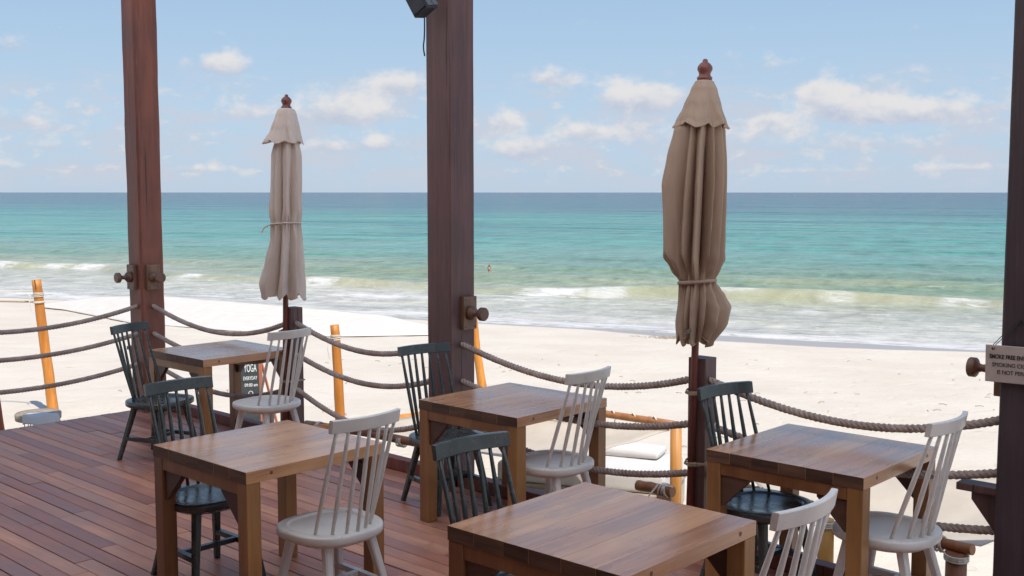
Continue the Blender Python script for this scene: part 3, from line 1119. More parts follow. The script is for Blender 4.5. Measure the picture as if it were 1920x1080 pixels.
# ================================================================== TABLES
TS, THK = 0.81, 0.056


def top_board_mesh(wd, seed):
    bm = box_bm(TS, wd - 0.0003, THK, 0.0007, (0, 0, 0.75 - THK / 2))
    for f in bm.faces:
        f.normal_update()
        if abs(f.normal.x) > 0.9:
            f.material_index = 1
    me = bpy.data.meshes.new('top_board')
    bmesh.ops.recalc_face_normals(bm, faces=bm.faces[:])
    bm.to_mesh(me)
    bm.free()
    me.materials.append(M['top'])
    me.materials.append(M['end'])
    return me


def table(label, c, ang, seed, s=1.0):
    """boards run along local x"""
    rr = random.Random(seed)
    t = thing('wooden_table', label, 'table', (c[0], c[1], 0), R(ang), 'square wooden tables on the terrace')
    t.scale = (s, s, 1)
    wd = [rr.uniform(0.85, 1.2) for _ in range(6)]
    k = TS / sum(wd)
    y = -TS / 2
    for q in wd:
        q *= k
        o = obj('top_board', top_board_mesh(q, seed), None, t, (rr.uniform(-.0008, .0008), y + q / 2, rr.uniform(-0.0003, 0.0003)))
        y += q
    lw = 0.076
    h = TS / 2 - 0.002
    for sx in (-1, 1):
        for sy in (-1, 1):
            obj('leg', box_bm(lw, lw, 0.693, 0.003), M['tleg'], t, (sx * (h - lw / 2), sy * (h - lw / 2), 0.3475))
    ap, ah = 0.024, 0.058
    al = TS - 0.004 - 2 * lw - 0.002
    for sx in (-1, 1):
        o = obj('apron', box_bm(al, ap, ah, 0.002), M['tleg'], t, (sx * (h - ap / 2 - 0.003), 0, 0.693 - ah / 2), (0, 0, R(90)))
        for sy in (-1, 1):
            bm = prism(bmesh.new(), [(0, 0), (0.15, 0), (0.15, -0.012), (0.012, -0.15), (0, -0.15)], -0.016, 0.016)
            o = obj('gusset', bm, M['gusset'], t, (sx * (h - 0.03), sy * (h - lw - 0.001), 0.634), (0, 0, R(-90 * sy)))
    for sy in (-1, 1):
        for px_ in (-0.27, 0.29):
            obj('plug', lathe(bmesh.new(), [(0.009, 0), (0.009, 0.0012), (0.004, 0.0016)], 10, 'y'), M['plug'], t, (px_, sy * (TS / 2 - 0.0004) if sy > 0 else -(TS / 2 + 0.0008), 0.726))
    return t


TABLES = {'1': ((-2.33, 8.665), 47.2), '2': ((-1.214, 5.371), 47.4), '3': ((0.006, 6.56), 47.3), '4': ((1.521, 5.277), 47.2), '5': ((0.345, 4.054), 47.8)}
TL = {'1': 'farthest square wooden table, beside the reddish corner post', '2': 'square wooden table on the left, nearest the open deck floor',
      '3': 'square wooden table beside the speaker post, its top partly orange', '4': 'square wooden table beside the sign post on the right',
      '5': 'nearest square wooden table, cut off by the bottom of the photo'}
for k in TABLES:
    table(TL[k], TABLES[k][0], TABLES[k][1], int(k) * 5, 1.03 if k == '5' else 1.0)


# ================================================================== CHAIRS (face along local +x)
def seat_outline(a, k=1.0):
    sx, sy = 0.2275 * k, 0.239 * k
    c, s = math.cos(a), math.sin(a)
    e = 0.78
    x = sx * math.copysign(abs(c) ** e, c)
    y = sy * math.copysign(abs(s) ** e, s)
    y *= 1.0 + 0.06 * (x / sx) - 0.02
    return x, y


def seat_mesh(mat):
    bm = bmesh.new()
    n = 48
    prof = [(0.60, 0.385), (0.80, 0.388), (0.93, 0.405), (0.985, 0.413), (1.0, 0.42), (1.0, 0.443), (0.985, 0.4495), (0.95, 0.4515),
            (0.80, 0.4515), (0.765, 0.4508), (0.745, 0.4445), (0.70, 0.4418), (0.40, 0.439), (0.15, 0.438)]
    rings = []
    for k, z in prof:
        ring = []
        for i in range(n):
            x, y = seat_outline(2 * math.pi * i / n, k)
            if z < 0.4500 and k < 0.8 and z > 0.43:
                x += 0.02
            elif 0.7 < k < 0.82 and z > 0.43:
                x += 0.015
            ring.append(bm.verts.new((x, y, z)))
        rings.append(ring)
    for a, b in zip(rings, rings[1:]):
        for i in range(n):
            f = bm.faces.new((a[i], a[(i + 1) % n], b[(i + 1) % n], b[i]))
            f.smooth = True
    bm.faces.new(rings[0][::-1])
    bm.faces.new(rings[-1])
    return bm


def rail_bm():
    bm = bmesh.new()
    n = 14
    rings = []
    for i in range(n + 1):
        s = -1 + 2 * i / n
        y = 0.195 * s
        xm = -0.258 - 0.038 * (1 - s * s)
        cs = []
        for (dx, dz) in ((0.011, -0.030), (0.013, -0.027), (0.013, 0.027), (0.010, 0.030), (-0.010, 0.030), (-0.013, 0.027), (-0.012, -0.027), (-0.010, -0.030)):
            cs.append(bm.verts.new((xm + dx - 0.16 * dz, y, 0.974 + dz)))
        rings.append(cs)
    m = 8
    for a, b in zip(rings, rings[1:]):
        for k in range(m):
            f = bm.faces.new((a[k], a[(k + 1) % m], b[(k + 1) % m], b[k]))
            f.smooth = False
    bm.faces.new(rings[0][::-1])
    bm.faces.new(rings[-1])
    bmesh.ops.recalc_face_normals(bm, faces=bm.faces[:])
    return bm


def sq_leg(p0, p1, w0, w1):
    bm = bmesh.new()
    p0, p1 = Vector(p0), Vector(p1)
    rows = []
    for k in range(5):
        t = k / 4
        p = p0.lerp(p1, t)
        wd = (w0 + (w1 - w0) * t) / 2
        c = wd * 0.35
        ring = [bm.verts.new((p.x + x, p.y + y, p.z)) for x, y in ((-wd + c, -wd), (wd - c, -wd), (wd, -wd + c), (wd, wd - c), (wd - c, wd), (-wd + c, wd), (-wd, wd - c), (-wd, -wd + c))]
        rows.append(ring)
    for a, b in zip(rows, rows[1:]):
        for k in range(8):
            bm.faces.new((a[k], a[(k + 1) % 8], b[(k + 1) % 8], b[k]))
    bm.faces.new(rows[0][::-1])
    bm.faces.new(rows[-1])
    return bm


def chair_proto(mat):
    root = bpy.data.objects.new('spindle_chair', None)
    C.objects.link(root)
    obj('seat', seat_mesh(mat), mat, root)
    obj('top_rail', rail_bm(), mat, root)
    for i in range(7):
        s = -1 + 2 * i / 6
        yb = 0.165 * s
        xb = -0.192 + 0.10 * s * s
        yt = 0.168 * s
        xt = -0.258 - 0.038 * (1 - (yt / 0.195) ** 2) + 0.006
        pts, rad = [], []
        for k in range(9):
            t = k / 8
            pts.append((xb + (xt - xb) * t, yb + (yt - yb) * t, 0.447 + (0.948 - 0.447) * t))
            rad.append(0.0082 + 0.0032 * math.sin(math.pi * min(1, t * 1.05)))
        obj('spindle', tube(bmesh.new(), pts, rad, 8), mat, root)
    tops = {(1, 1): (0.125, 0.135), (1, -1): (0.125, -0.135), (-1, 1): (-0.125, 0.125), (-1, -1): (-0.125, -0.125)}
    feet = {}
    for key, (x, y) in tops.items():
        f = (x + 0.075 * key[0] + (-0.03 if key[0] < 0 else 0), y + 0.062 * key[1])
        feet[key] = f
        obj('leg', sq_leg((f[0], f[1], 0.001), (x, y, 0.400), 0.030, 0.044), mat, root)

    def at(key, z):
        t = z / 0.4
        return Vector((feet[key][0] + (tops[key][0] - feet[key][0]) * t, feet[key][1] + (tops[key][1] - feet[key][1]) * t, z))
    mids = []
    for sy in (1, -1):
        a, b = at((1, sy), 0.165), at((-1, sy), 0.165)
        mids.append(a.lerp(b, 0.45))
        bm = tube(bmesh.new(), [a, b], 0.020, 4)
        obj('stretcher', bm, mat, root)
    obj('stretcher', tube(bmesh.new(), [mids[0], mids[1]], 0.018, 4), mat, root)
    return root


def copy_thing(src):
    r = src.copy()
    C.objects.link(r)
    for ch in src.children:
        c = ch.copy()
        C.objects.link(c)
        c.parent = r
    return r


CH = [('dark', (-2.66, 8.14), -22, 'dark green spindle chair with its back to the reddish corner post'),
      ('white', (-1.822, 8.048), 142.5, 'white spindle chair in front of the yoga chalkboard'),
      ('dark', (-1.584, 5.566), -43.7, 'dark green spindle chair under the left table, beside the open deck floor'),
      ('white', (-0.85, 5.031), 137.2, 'white spindle chair with whole seat and legs in view at the left table'),
      ('dark', (-0.42, 6.90), -53, 'dark green spindle chair standing right against the speaker post'),
      ('white', (0.235, 6.255), 138.9, 'white spindle chair at the table beside the speaker post'),
      ('dark', (1.26, 5.401), -54, 'dark green spindle chair beside the near brown umbrella'),
      ('white', (1.749, 4.972), 136.0, 'white spindle chair at the right table, nearest the sign post'),
      ('dark', (0.011, 4.18), -47.7, 'dark green spindle chair tucked under the nearest table'),
      ('white', (0.765, 3.658), 136.7, 'white spindle chair with only its back in view at the nearest table')]
protos = {}
for kind, (x, y), a, label in CH:
    if kind not in protos:
        protos[kind] = chair_proto(M[kind])
        o = protos[kind]
    else:
        o = copy_thing(protos[kind])
    o.location = (x, y, 0)
    o.rotation_euler = (0, 0, R(a))
    tag(o, label, 'chair', 'dark green spindle chairs' if kind == 'dark' else 'white spindle chairs')


# ================================================================== SIGN, SPEAKER
def text_mesh(body, size, name, bold=0.0, align='CENTER'):
    cu = bpy.data.curves.new(name, 'FONT')
    cu.body = body
    cu.size = size
    cu.align_x = align
    cu.align_y = 'CENTER'
    cu.offset = bold
    cu.extrude = 0.0006
    tmp = bpy.data.objects.new(name, cu)
    C.objects.link(tmp)
    dg = bpy.context.evaluated_depsgraph_get()
    me = bpy.data.meshes.new_from_object(tmp.evaluated_get(dg))
    bpy.data.objects.remove(tmp)
    xs = [v.co.x for v in me.vertices]
    return me, (max(xs) - min(xs))


def put_text(body, width, size, mat, parent, loc, name, bold=0.0):
    me, wd = text_mesh(body, size, name, bold)
    k = width / wd
    for v in me.vertices:
        v.co.x *= k
    me.materials.clear()
    me.materials.append(mat)
    return obj(name, me, mat, parent, loc, (R(90), 0, 0))


uR, nR = POSTS['R']
sg = thing('hanging_sign', 'small beige smoke free notice hanging on the right post', 'sign', D(uR - 0.026, nR - 0.115 - 0.022, 1.237), TH)
sg.rotation_euler = (0, R(-1.0), TH)
obj('board', box_bm(0.29, 0.010, 0.166, 0.002), M['sign'], sg)
put_text('SMOKE FREE ENVIRONMENT', 0.258, 0.026, M['ink'], sg, (0.002, -0.0060, 0.032), 'lettering', 0.0007)
put_text('SMOKING CIGARETTES', 0.232, 0.026, M['ink'], sg, (0.002, -0.0060, -0.004), 'lettering')
put_text('IS NOT PERMITTED', 0.188, 0.026, M['ink'], sg, (0.002, -0.0060, -0.037), 'lettering')
st = bmesh.new()
for sx in (-1, 1):
    tube(st, [(sx * 0.115, -0.007, 0.068), (sx * 0.113, 0.0, 0.084), (sx * 0.05, 0.012, 0.16), (sx * 0.0, 0.018, 0.205)], 0.0018, 5)
    tube(st, [(sx * 0.105, -0.007, 0.068), (sx * 0.103, 0.0, 0.084), (sx * 0.045, 0.012, 0.15), (sx * 0.0, 0.018, 0.2)], 0.0018, 5)
    lathe(st, [(0.005, -0.0065), (0.005, -0.0055), (0.002, -0.0055)], 8, 'y', (sx * 0.113, 0, 0.066))
obj('string', st, M['ink'], sg)

uM, nM = POSTS['M']
sp = thing('loudspeaker', 'black tilted loudspeaker with grey side bolted high on the post', 'speaker', D(uM - 0.05, nM - 0.29, 3.345), 0)
sp.rotation_euler = (R(8), R(-28), R(-38))
cab = obj('cabinet', box_bm(0.13, 0.11, 0.42, 0.008, (0, 0, 0), 2), M['black'], sp)
obj('side_panel', box_bm(0.012, 0.10, 0.40, 0.003, (0.072, 0.0, 0), 2), M['grey'], sp)
obj('side_panel', box_bm(0.010, 0.045, 0.40, 0.002, (0.080, 0.02, 0), 2), M['grey'], sp)
obj('grille', box_bm(0.11, 0.008, 0.39, 0.003, (0, -0.060, 0), 2), M['black'], sp)
obj('wall_arm', tube(bmesh.new(), [(0.03, 0.05, 0.05), (0.10, 0.18, 0.10)], 0.015, 8), M['black'], sp)
cb = bmesh.new()
tube(cb, [D(uM - 0.118, nM - 0.119, 3.3), D(uM - 0.118, nM - 0.120, 3.08), D(uM - 0.121, nM - 0.121, 3.02), D(uM - 0.127, nM - 0.123, 2.98), D(uM - 0.126, nM - 0.122, 2.95), D(uM - 0.119, nM - 0.119, 2.91)], 0.005, 6)
tag(obj('speaker_cable', cb, M['black']), 'thin black cable hanging down the post under the loudspeaker', 'cable')


# ================================================================== BEACH THINGS
def gz(x, y):
    return sand_z(x, y)


def pole(label, p0, p1, r0, r1, mat, group='wooden poles standing in the sand', bend=0.02, tie=None, seed=1, split=False, name='wooden_pole'):
    p0, p1 = Vector(p0), Vector(p1)
    t = thing(name, label, 'pole', p0, 0, group)
    d = p1 - p0
    pts, rad = [], []
    for k in range(19):
        s = k / 18
        pts.append(d * s + Vector((bend * math.sin(s * math.pi) + 0.006 * noise.noise((s * 5, seed, 0)), 0.006 * noise.noise((s * 5, seed, 7)), 0)))
        rad.append((r0 + (r1 - r0) * s) * (1 + 0.05 * noise.noise((s * 9, seed, 3))))
    pts[0] -= d.normalized() * 0.15
    obj('shaft', tube(bmesh.new(), pts, rad, 14), mat, t)
    if split:
        bm = bmesh.new()
        tube(bm, [d * 0.93 + Vector((0.006, -r1 * 0.98, 0)), d * 1.0 + Vector((0.004, -r1 * 0.98, 0))], 0.006, 5)
        obj('split', bm, M['ink'], t)
    if tie is not None:
        bm = bmesh.new()
        for k in range(4):
            c = d * tie + Vector((bend * math.sin(tie * math.pi), 0, k * 0.012 + 0.004 * math.sin(k)))
            rr = r0 + (r1 - r0) * tie + 0.006
            tube(bm, [(c.x + rr * math.cos(a), c.y + rr * math.sin(a), c.z + 0.006 * math.sin(a + k)) for a in [2 * math.pi * q / 14 for q in range(15)]], 0.006, 5, False)
        c = d * tie
        tube(bm, [c + Vector((-r0, -r0, 0)), c + Vector((-r0 - 0.05, -0.04, 0.03)), c + Vector((-r0 - 0.1, -0.02, 0.02))], 0.006, 5)
        tube(bm, [c + Vector((-r0, -r0, 0)), c + Vector((-r0 - 0.01, -0.09, -0.08)), c + Vector((-r0 + 0.01, -0.09, -0.2))], 0.005, 5)
        obj('twine_tie', bm, M['lace'], t)
        if split:
            c = d * 0.835
            bm = tube(bmesh.new(), [c + Vector((0.001, 0, -0.012)), c + Vector((0, 0, 0.012))], r0 + 0.003, 14)
            obj('white_band', bm, M['lace'], t)
    return t


zL = gz(-5.97, 13.95)
pole('split topped orange pole, leftmost in the sand, leaning left', (-5.93, 13.95, zL), (-6.09, 13.95, 0.885), 0.068, 0.056, M['log'], tie=0.88, seed=2, split=True, bend=0.0)
obj_base = None
pole('straight orange pole standing behind the left table, tied with twine', (-1.80, 11.3, gz(-1.8, 11.3)), (-1.848, 11.3, 0.625), 0.056, 0.046, M['log'], tie=0.90, seed=5, bend=0.015)
pole('curved orange pole half hidden behind the speaker post', (-0.26, 13.0, gz(-.26, 13)), (-0.47, 13.0, 0.60), 0.062, 0.04, M['log'], tie=0.97, seed=8, bend=-0.02)
pole('dark red pole at the very left edge of the deck', (-5.17, 11.0, gz(-5.17, 11)), (-5.33, 11.0, 0.55), 0.04, 0.03, M['log_red'], seed=9, bend=0.0)

# white canvas sheet staked out low over the sand near the water
def low_sheet():
    near = [(-15.6, 35.6, .03), (-14.2, 34.4, .03), (-10.4, 29.6, .015), (-7.2, 27.7, .015), (-4.35, 26.6, .015), (-2.9, 27.3, .02), (-1.25, 28.2, .03)]
    far = [(-15.8, 36.3, .06), (-13.5, 36.0, .4), (-11.1, 34.8, .52), (-8.2, 32.5, .52), (-6.2, 31.1, .48), (-3.6, 29.6, .40), (-1.2, 28.5, .06)]
    n, m = 48, 14

    def along(tab, a):
        q = a * (len(tab) - 1)
        k = min(int(q), len(tab) - 2)
        f = q - k
        p = [x + (y - x) * f for x, y in zip(tab[k], tab[k + 1])]
        d = p[0] * WV.x + p[1] * WV.y
        return Vector((p[0], p[1], -0.85 - 1.15 * max(0, (d - 11) / (D0 - 11)) + p[2]))
    bm = bmesh.new()
    g = []
    for j in range(m + 1):
        row = []
        for i in range(n + 1):
            p = along(near, i / n).lerp(along(far, i / n), j / m)
            p.z += 0.02 * (j / m) * noise.noise((p.x * 0.8, p.y * 0.8, 0))
            row.append(bm.verts.new(p))
        g.append(row)
    for j in range(m):
        for i in range(n):
            f = bm.faces.new((g[j][i], g[j][i + 1], g[j + 1][i + 1], g[j + 1][i]))
            f.smooth = True
    s = obj('canvas_sheet', bm, M['canvas'])
    md = s.modifiers.new('thickness', 'SOLIDIFY')
    md.thickness = 0.006
    tag(s, 'white canvas sheet stretched low over the sand beside the water', 'canvas sheet')
    cd = tube(bmesh.new(), [Vector((-6.07, 13.93, 0.74)), Vector((-7.6, 14.2, 0.70)), Vector((-10, 14.6, 0.74))], 0.008, 5)
    tag(obj('cord', cd, M['lace']), 'thin white cord running left from the split topped pole', 'cord')
    cd = tube(bmesh.new(), [Vector((-6.11, 13.95, 0.60)), Vector((-7.6, 14.2, 0.60)), Vector((-10, 14.6, 0.66))], 0.012, 5)
    tag(obj('cord', cd, M['twine']), 'tan cord tied lower on the split topped pole', 'cord')


low_sheet()


def log(bm, a, b, r, seed=0, bend=0.0):
    a, b = Vector(a), Vector(b)
    pts, rad = [], []
    for k in range(17):
        s = k / 16
        p = a.lerp(b, s)
        p.z += bend * math.sin(s * math.pi) + 0.008 * noise.noise((s * 4, seed, 0))
        pts.append(p)
        rad.append(r * (1 + 0.07 * noise.noise((s * 7, seed, 3))))
    return tube(bm, pts, rad, 12)


def sheet(poly_fn, n, m, mat, name, parent):
    bm = bmesh.new()
    g = [[bm.verts.new(poly_fn(i / n, j / m)) for i in range(n + 1)] for j in range(m + 1)]
    for j in range(m):
        for i in range(n):
            f = bm.faces.new((g[j][i], g[j][i + 1], g[j + 1][i + 1], g[j + 1][i]))
            f.smooth = True
    o = obj(name, bm, mat, parent)
    md = o.modifiers.new('thickness', 'SOLIDIFY')
    md.thickness = 0.005
    return o


def lashing(c, r, axis, mat=None, parent=None):
    bm = bmesh.new()
    a, b = frame(Vector(axis))
    ax = Vector(axis).normalized()
    for k in range(4):
        o = Vector(c) + ax * (k - 1.5) * 0.016
        tube(bm, [o + a * r * math.cos(t) + b * r * math.sin(t) + ax * 0.01 * math.sin(t + k) for t in [2 * math.pi * q / 14 for q in range(15)]], 0.006, 5, False)
    return bm


# canopy over the daybed below the middle of the railing
def canopy_frame_mid():
    t = thing('log_canopy', 'log framed canopy laced with cream canvas over the white daybed', 'canopy', (0, 0, 0), 0, 'log canopies below the deck')
    bl, br = D(-6.9, 7.0, 0.03), D(-4.87, 7.19, 0.16)
    fl, fr = D(-8.2, 6.0, -0.14), D(-4.05, 5.9, 0.03)
    br = Vector((1.316, 8.6, 0.15))
    bl = Vector((-0.55, 9.9, 0.05))
    obj('beam', log(bmesh.new(), bl, br, 0.030, 1, 0.05), M['log_dark'], t)
    obj('beam', log(bmesh.new(), fl, fl.lerp(fr, 0.55), 0.036, 2, 0.02), M['log_dark'], t)
    obj('beam', log(bmesh.new(), fl.lerp(fr, 0.93), fr, 0.036, 2, 0.0), M['log_dark'], t)
    for (q, r, mt, zt) in ((Vector((1.31, 8.6, 0)), 0.046, M['log_pale'], 0.13), (Vector((-0.5, 9.87, 0)), 0.045, M['log'], 0.05),
                           (D(-8.05, 6.0), 0.05, M['log'], -0.16), (D(-4.12, 5.9), 0.05, M['log_dark'], 0.0)):
        obj('leg', tube(bmesh.new(), [(q.x, q.y, -1.05), (q.x + .004, q.y, -0.4), (q.x, q.y, zt)], [r * 1.05, r * 1.02, r], 14), mt, t)

    def roofsheet(a, b):
        # a along the beams, b from the back beam down to the front beam; the right hand edge is cut away
        p = bl.lerp(br, a * 0.97)
        amax = 0.97 - 0.62 * b
        q = fl.lerp(fr, 0.12 + a * (0.62))
        q.z += 0.03
        r_ = p.lerp(q, b)
        r_.z -= 0.10 * math.sin(b * math.pi) * math.sin(max(0, min(1, a)) * math.pi) + 0.05 * (1 - b)
        r_.z += 0.015 * noise.noise((a * 5, b * 5, 0))
        return r_
    sheet(roofsheet, 26, 14, M['canvas_cream'], 'canvas', t)
    lc = bmesh.new()
    for k in range(11):
        s = 0.06 + k * 0.085
        p = bl.lerp(br, s)
        p.z += 0.05 * math.sin(s * math.pi)
        e = roofsheet(s / 0.97, 0.0)
        tube(lc, [e + Vector((0.012, 0, 0)), p + Vector((0.03, -0.042, 0.0)), p + Vector((0.0, -0.02, 0.044)), p + Vector((-0.02, 0.04, 0.01))], 0.006, 5)
    tube(lc, [roofsheet(k / 20, 0.0) + Vector((0, -0.01, 0.004)) for k in range(21)], 0.008, 5)
    obj('lacing', lc, M['lace'], t)
    ax = fr - fl
    obj('lashing', lashing(fl.lerp(fr, 0.33), 0.042, ax), M['lace'], t)
    obj('lashing', lashing(fl.lerp(fr, 0.05), 0.043, ax), M['lace'], t)
    l2 = lashing(fl.lerp(fr, 0.985), 0.044, ax)
    e = fr + Vector((0, 0, 0.03))
    tube(l2, [e, e + Vector((-0.1, -0.03, 0.03)), e + Vector((-0.18, -0.06, -0.06)), e + Vector((-0.2, -0.05, -0.14))], 0.006, 5)
    obj('lashing', l2, M['lace'], t)


canopy_frame_mid()


def rounded_slab(sx, sy, sz, b, seed=0, puff=0.0):
    bm = bmesh.new()
    bmesh.ops.create_cube(bm, size=1)
    for v in bm.verts:
        v.co = Vector((v.co.x * sx, v.co.y * sy, v.co.z * sz))
    bmesh.ops.bevel(bm, geom=bm.edges[:], offset=b, segments=3, affect='EDGES', profile=0.5)
    bmesh.ops.subdivide_edges(bm, edges=bm.edges[:], cuts=3, use_grid_fill=True)
    for v in bm.verts:
        e = (1 - min(1, abs(2 * v.co.x / sx)) ** 2) * (1 - min(1, abs(2 * v.co.y / sy)) ** 2)
        v.co.z += math.copysign(puff * e, v.co.z) + 0.008 * noise.noise((v.co.x * 6 + seed, v.co.y * 6, v.co.z * 4))
    for f in bm.faces:
        f.smooth = True
    return bm


db = thing('daybed', 'low white daybed standing on the sand behind the railing', 'daybed', (0.72, 9.75, gz(0.72, 9.75)), R(-20))
obj('base', box_bm(1.55, 0.85, 0.24, 0.01, (0, 0, 0.12)), M['canvas_cream'], db)
obj('frame', box_bm(1.6, 0.9, 0.03, 0.006, (0, 0, 0.257)), M['grey_wood'], db)
obj('mattress', rounded_slab(1.52, 0.84, 0.17, 0.03, 3), M['white_cloth'], db, (0, 0, 0.358))
pl = obj('pillow', rounded_slab(0.85, 0.32, 0.07, 0.03, 8, 0.04), M['white_cloth'], None, (0.98, 9.93, gz(0.98, 9.93) + 0.50), (0, 0, R(-24)))
tag(pl, 'white pillow lying on the back of the daybed', 'pillow')


# canopy at the right, seen through the chair legs
def canopy_frame_right():
    t = thing('log_canopy', 'log framed canopy with shaded cream canvas near the sign post', 'canopy', (0, 0, 0), 0, 'log canopies below the deck')
    a0 = Vector((1.88, 6.4, 0))
    a1 = Vector((2.33, 5.62, 0))
    fl = Vector((1.86, 6.42, -0.02))
    fr = Vector((2.42, 5.60, 0.13))
    bl = Vector((1.75, 8.2, -0.1))
    br = Vector((3.75, 6.9, 0.14))
    obj('beam', log(bmesh.new(), (2.06, 6.05, 0.10), fr, 0.03, 5, 0.0), M['log_dark'], t)
    obj('beam', log(bmesh.new(), bl.lerp(br, 0.62), br, 0.026, 6, 0.0), M['log_dark'], t)
    obj('leg', tube(bmesh.new(), [(1.88, 6.4, -1.05), (1.882, 6.4, -0.4), (1.88, 6.4, 0.05)], [0.052, 0.05, 0.048], 14), M['log_pale'], t)
    obj('leg', tube(bmesh.new(), [(2.36, 5.66, -1.05), (2.362, 5.66, -0.4), (2.36, 5.66, 0.10)], [0.056, 0.055, 0.054], 14), M['log_dark'], t)
    for q in (bl, br):
        obj('leg', tube(bmesh.new(), [(q.x, q.y, -1.05), (q.x, q.y, q.z - 0.03)], 0.045, 12), M['log'], t)

    def rs(a, b):
        p = bl.lerp(br, a)
        q = fl.lerp(fr + Vector((0.05, 0.02, 0)), a)
        r_ = p.lerp(q, b)
        r_.z -= 0.16 * math.sin(b * math.pi) * (0.4 + 0.6 * math.sin(a * math.pi)) - 0.01
        r_.z += 0.02 * noise.noise((a * 4, b * 4, 3))
        return r_
    sheet(rs, 24, 14, M['canvas_cream'], 'canvas', t)
    obj('lashing', lashing((2.30, 5.74, 0.118), 0.042, Vector((0.36, -0.45, 0.03))), M['lace'], t)
    l2, l3 = bmesh.new(), bmesh.new()
    for k in range(3):
        z = 0.06 + k * 0.012
        tube(l2, [(2.36 + 0.06 * math.cos(x), 5.66 + 0.06 * math.sin(x), z + 0.005 * math.sin(x)) for x in [2 * math.pi * q / 14 for q in range(15)]], 0.006, 5, False)
        tube(l3, [(1.88 + 0.053 * math.cos(x), 6.4 + 0.053 * math.sin(x), z - 0.05) for x in [2 * math.pi * q / 14 for q in range(15)]], 0.006, 5, False)
    obj('lashing', l2, M['lace'], t)
    obj('lashing', l3, M['lace'], t)


canopy_frame_right()

# a loose log whose round end looks out over the kerb
lg_ = obj('log', log(bmesh.new(), D(-7.63, 5.35, -0.06), D(-7.4, 7.1, -0.10), 0.062, 14), M['log'])
tag(lg_, 'thick orange log end showing over the kerb behind the white chair', 'log')

# round side table with a towel
tz = gz(-5.19, 11.81)
rt = thing('side_table', 'round weathered side table on thin wire legs beyond the deck', 'table', (-5.19, 11.81, tz), 0)
obj('table_top', lathe(bmesh.new(), [(0.225, 0.375), (0.235, 0.38), (0.238, 0.44), (0.23, 0.45), (0.12, 0.451)], 32), M['grey_wood'], rt)
for a in (0.3, 2.4, 4.5):
    for da in (-0.10, 0.10):
        obj('leg', tube(bmesh.new(), [(0.19 * math.cos(a + da * 2), 0.19 * math.sin(a + da * 2), 0.38), (0.21 * math.cos(a + da * .4), 0.21 * math.sin(a + da * .4), -0.02)], 0.005, 6), M['wire'], rt)


def towel():
    bm = bmesh.new()
    n, m = 24, 16
    g = []
    for j in range(m + 1):
        row = []
        for i in range(n + 1):
            x = -0.07 + 0.40 * i / n
            y = -0.04 - 0.26 * j / m
            z = 0.458 + 0.01 * noise.noise((x * 9, y * 9, 0))
            rr = math.hypot(x, y)
            if rr > 0.235:
                z -= min(0.2, (rr - 0.235) * 1.3)
                s = 0.235 + (rr - 0.235) * 0.25 + 0.008
                x, y = x * s / rr, y * s / rr
            row.append(bm.verts.new((x, y, z)))
        g.append(row)
    for j in range(m):
        for i in range(n):
            f = bm.faces.new((g[j][i], g[j][i + 1], g[j + 1][i + 1], g[j + 1][i]))
            f.smooth = True
    o = obj('towel', bm, M['white_cloth'], None, (-5.19, 11.81, tz))
    md = o.modifiers.new('thickness', 'SOLIDIFY')
    md.thickness = 0.008
    tag(o, 'white towel draped over the round side table', 'towel')


towel()

# chalkboard
bx, by = -3.06, 12.6
bz = gz(bx, by)
cbd = thing('chalkboard', 'yoga chalkboard in an orange wood frame standing on the sand', 'sign', (bx, by, bz), R(-16))
cbd.rotation_euler = (R(-9), R(-6), R(-14))
bw, bh = 0.36, 0.98
obj('slate', box_bm(bw - 0.07, 0.014, bh - 0.09, 0.0, (0, 0, bh / 2 - 0.03)), M['board'], cbd)
for sx in (-1, 1):
    obj('frame_side', box_bm(0.036, 0.03, bh + 0.06, 0.003, (sx * (bw / 2 - 0.018), 0, bh / 2 - 0.03)), M['board_frame'], cbd)
obj('frame_rail', box_bm(bw - 0.075, 0.026, 0.045, 0.003, (0, 0, bh - 0.05)), M['board_frame'], cbd)
obj('frame_rail', box_bm(bw - 0.075, 0.026, 0.045, 0.003, (0, 0, 0.03)), M['board_frame'], cbd)
for sx in (-1, 1):
    obj('back_leg', tube(bmesh.new(), [(sx * 0.15, 0.03, bh - 0.06), (sx * 0.16, 0.40, 0.06)], 0.016, 4), M['board_frame'], cbd)
put_text('YOGA', 0.165, 0.13, M['chalk'], cbd, (0.035, -0.009, 0.80), 'lettering', 0.001)
put_text('EVERYDAY', 0.18, 0.06, M['chalk'], cbd, (0.03, -0.009, 0.685), 'lettering', 0.0005)
put_text('09:00 am', 0.17, 0.055, M['chalk'], cbd, (0.04, -0.009, 0.605), 'lettering', 0.0005)
dw = bmesh.new()


def chalk_line(pts):
    tube(dw, [(x + 0.03, -0.0085, z) for x, z in pts], 0.0045, 4)


chalk_line([(0.028 * math.cos(a) + 0.0, 0.505 + 0.03 * math.sin(a)) for a in [2 * math.pi * k / 12 for k in range(13)]])
chalk_line([(-0.012, 0.475), (-0.03, 0.455), (-0.055, 0.40), (-0.065, 0.36), (-0.03, 0.345)])
chalk_line([(0.012, 0.475), (0.03, 0.455), (0.055, 0.40), (0.065, 0.36), (0.03, 0.345)])
chalk_line([(-0.025, 0.44), (-0.022, 0.37), (-0.08, 0.32), (-0.03, 0.30), (0.05, 0.315)])
chalk_line([(0.025, 0.44), (0.022, 0.37), (0.08, 0.32), (0.03, 0.30), (-0.05, 0.315)])
for sx in (-1, 1):
    chalk_line([(sx * 0.115, 0.285), (sx * 0.10, 0.31), (sx * 0.12, 0.335), (sx * 0.132, 0.31), (sx * 0.115, 0.285)])
    chalk_line([(sx * 0.09, 0.28), (sx * 0.08, 0.30)])
obj('drawing', dw, M['chalk'], cbd)


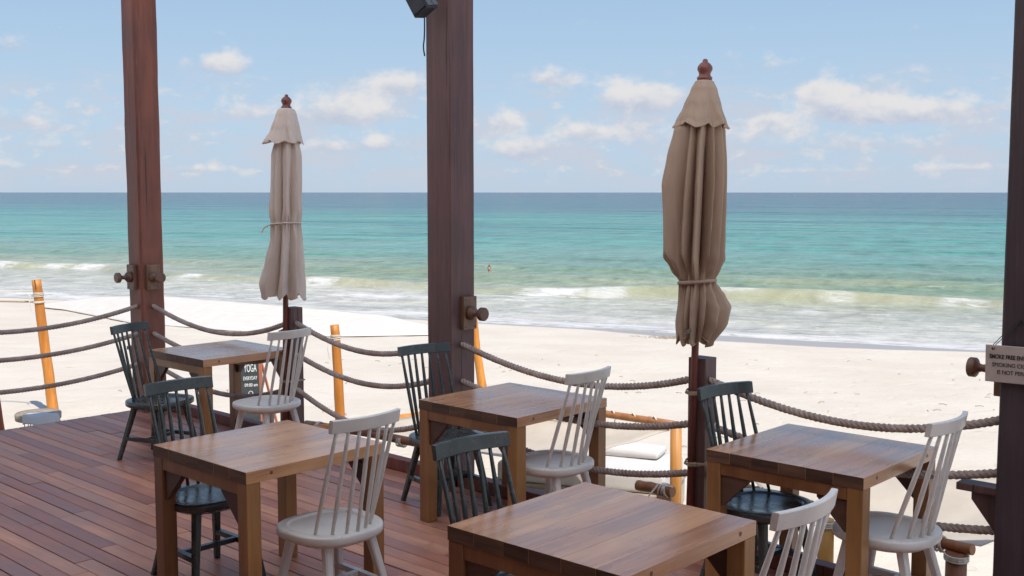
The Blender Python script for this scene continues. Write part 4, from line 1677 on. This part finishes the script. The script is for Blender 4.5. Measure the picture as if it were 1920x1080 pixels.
# swimmer
def ring_mesh(rows, n=16):
    bm = bmesh.new()
    rings = []
    for (z, rx, ry, oy) in rows:
        rings.append([bm.verts.new((rx * math.cos(2 * math.pi * k / n), ry * math.sin(2 * math.pi * k / n) + oy, z)) for k in range(n)])
    for a, b in zip(rings, rings[1:]):
        for k in range(n):
            f = bm.faces.new((a[k], a[(k + 1) % n], b[(k + 1) % n], b[k]))
            f.smooth = True
    bm.faces.new(rings[0][::-1])
    bm.faces.new(rings[-1])
    return bm


sw = thing('person', 'person far out in the water, only head and shoulders showing', 'person', (-1.12, 53.5, SEA_Z), 0)
body = ring_mesh([(-0.45, .17, .11, 0), (-0.15, .18, .115, 0), (-0.02, .195, .11, 0), (0.035, .185, .09, 0), (0.07, .12, .07, 0), (0.10, .06, .058, 0), (0.15, .052, .055, 0), (0.185, .06, .07, -.01),
                  (0.23, .072, .09, -.01), (0.29, .077, .098, -.005), (0.34, .07, .09, 0), (0.375, .045, .06, 0), (0.385, .01, .012, 0)])
obj('body', body, M['skin'], sw)
hair = ring_mesh([(0.24, .074, .07, .035), (0.29, .083, .094, .012), (0.34, .078, .093, .005), (0.38, .05, .065, .005), (0.40, .03, .035, .02), (0.43, .038, .038, .03), (0.46, .025, .025, .03), (0.468, .005, .005, .03)])
obj('hair', hair, M['hair'], sw)

# dry weed and twigs on the sand
sb = bmesh.new()
rw = random.Random(4)


def weed(x, y, L):
    a = rw.uniform(0, math.pi)
    z = sand_z(x, y) + 0.008
    p = Vector((x, y, z))
    dd_ = Vector((math.cos(a), math.sin(a), 0)) * L
    tube(sb, [p, p + dd_ * 0.5 + Vector((rw.uniform(-.02, .02), rw.uniform(-.02, .02), 0.012)), p + dd_], 0.006, 4)


for _ in range(90):
    t_ = rw.uniform(-16, 16)
    d_ = 17.5 + rw.gauss(0, 1.0) + 0.8 * math.sin(t_ * 0.5)
    p = WV * d_ + TV * t_
    weed(p.x, p.y, rw.uniform(0.03, 0.14))
for _ in range(70):
    x, y = rw.uniform(-8, 10), rw.uniform(9, 24)
    weed(x, y, rw.uniform(0.03, 0.12))
for _ in range(110):
    p = Vector((4.3, 29.0)) + Vector((rw.gauss(0, 0.35), rw.gauss(0, 0.25)))
    weed(p.x, p.y, rw.uniform(0.05, 0.2))
o = obj('seaweed', sb, M['twine'])
o['kind'] = 'stuff'
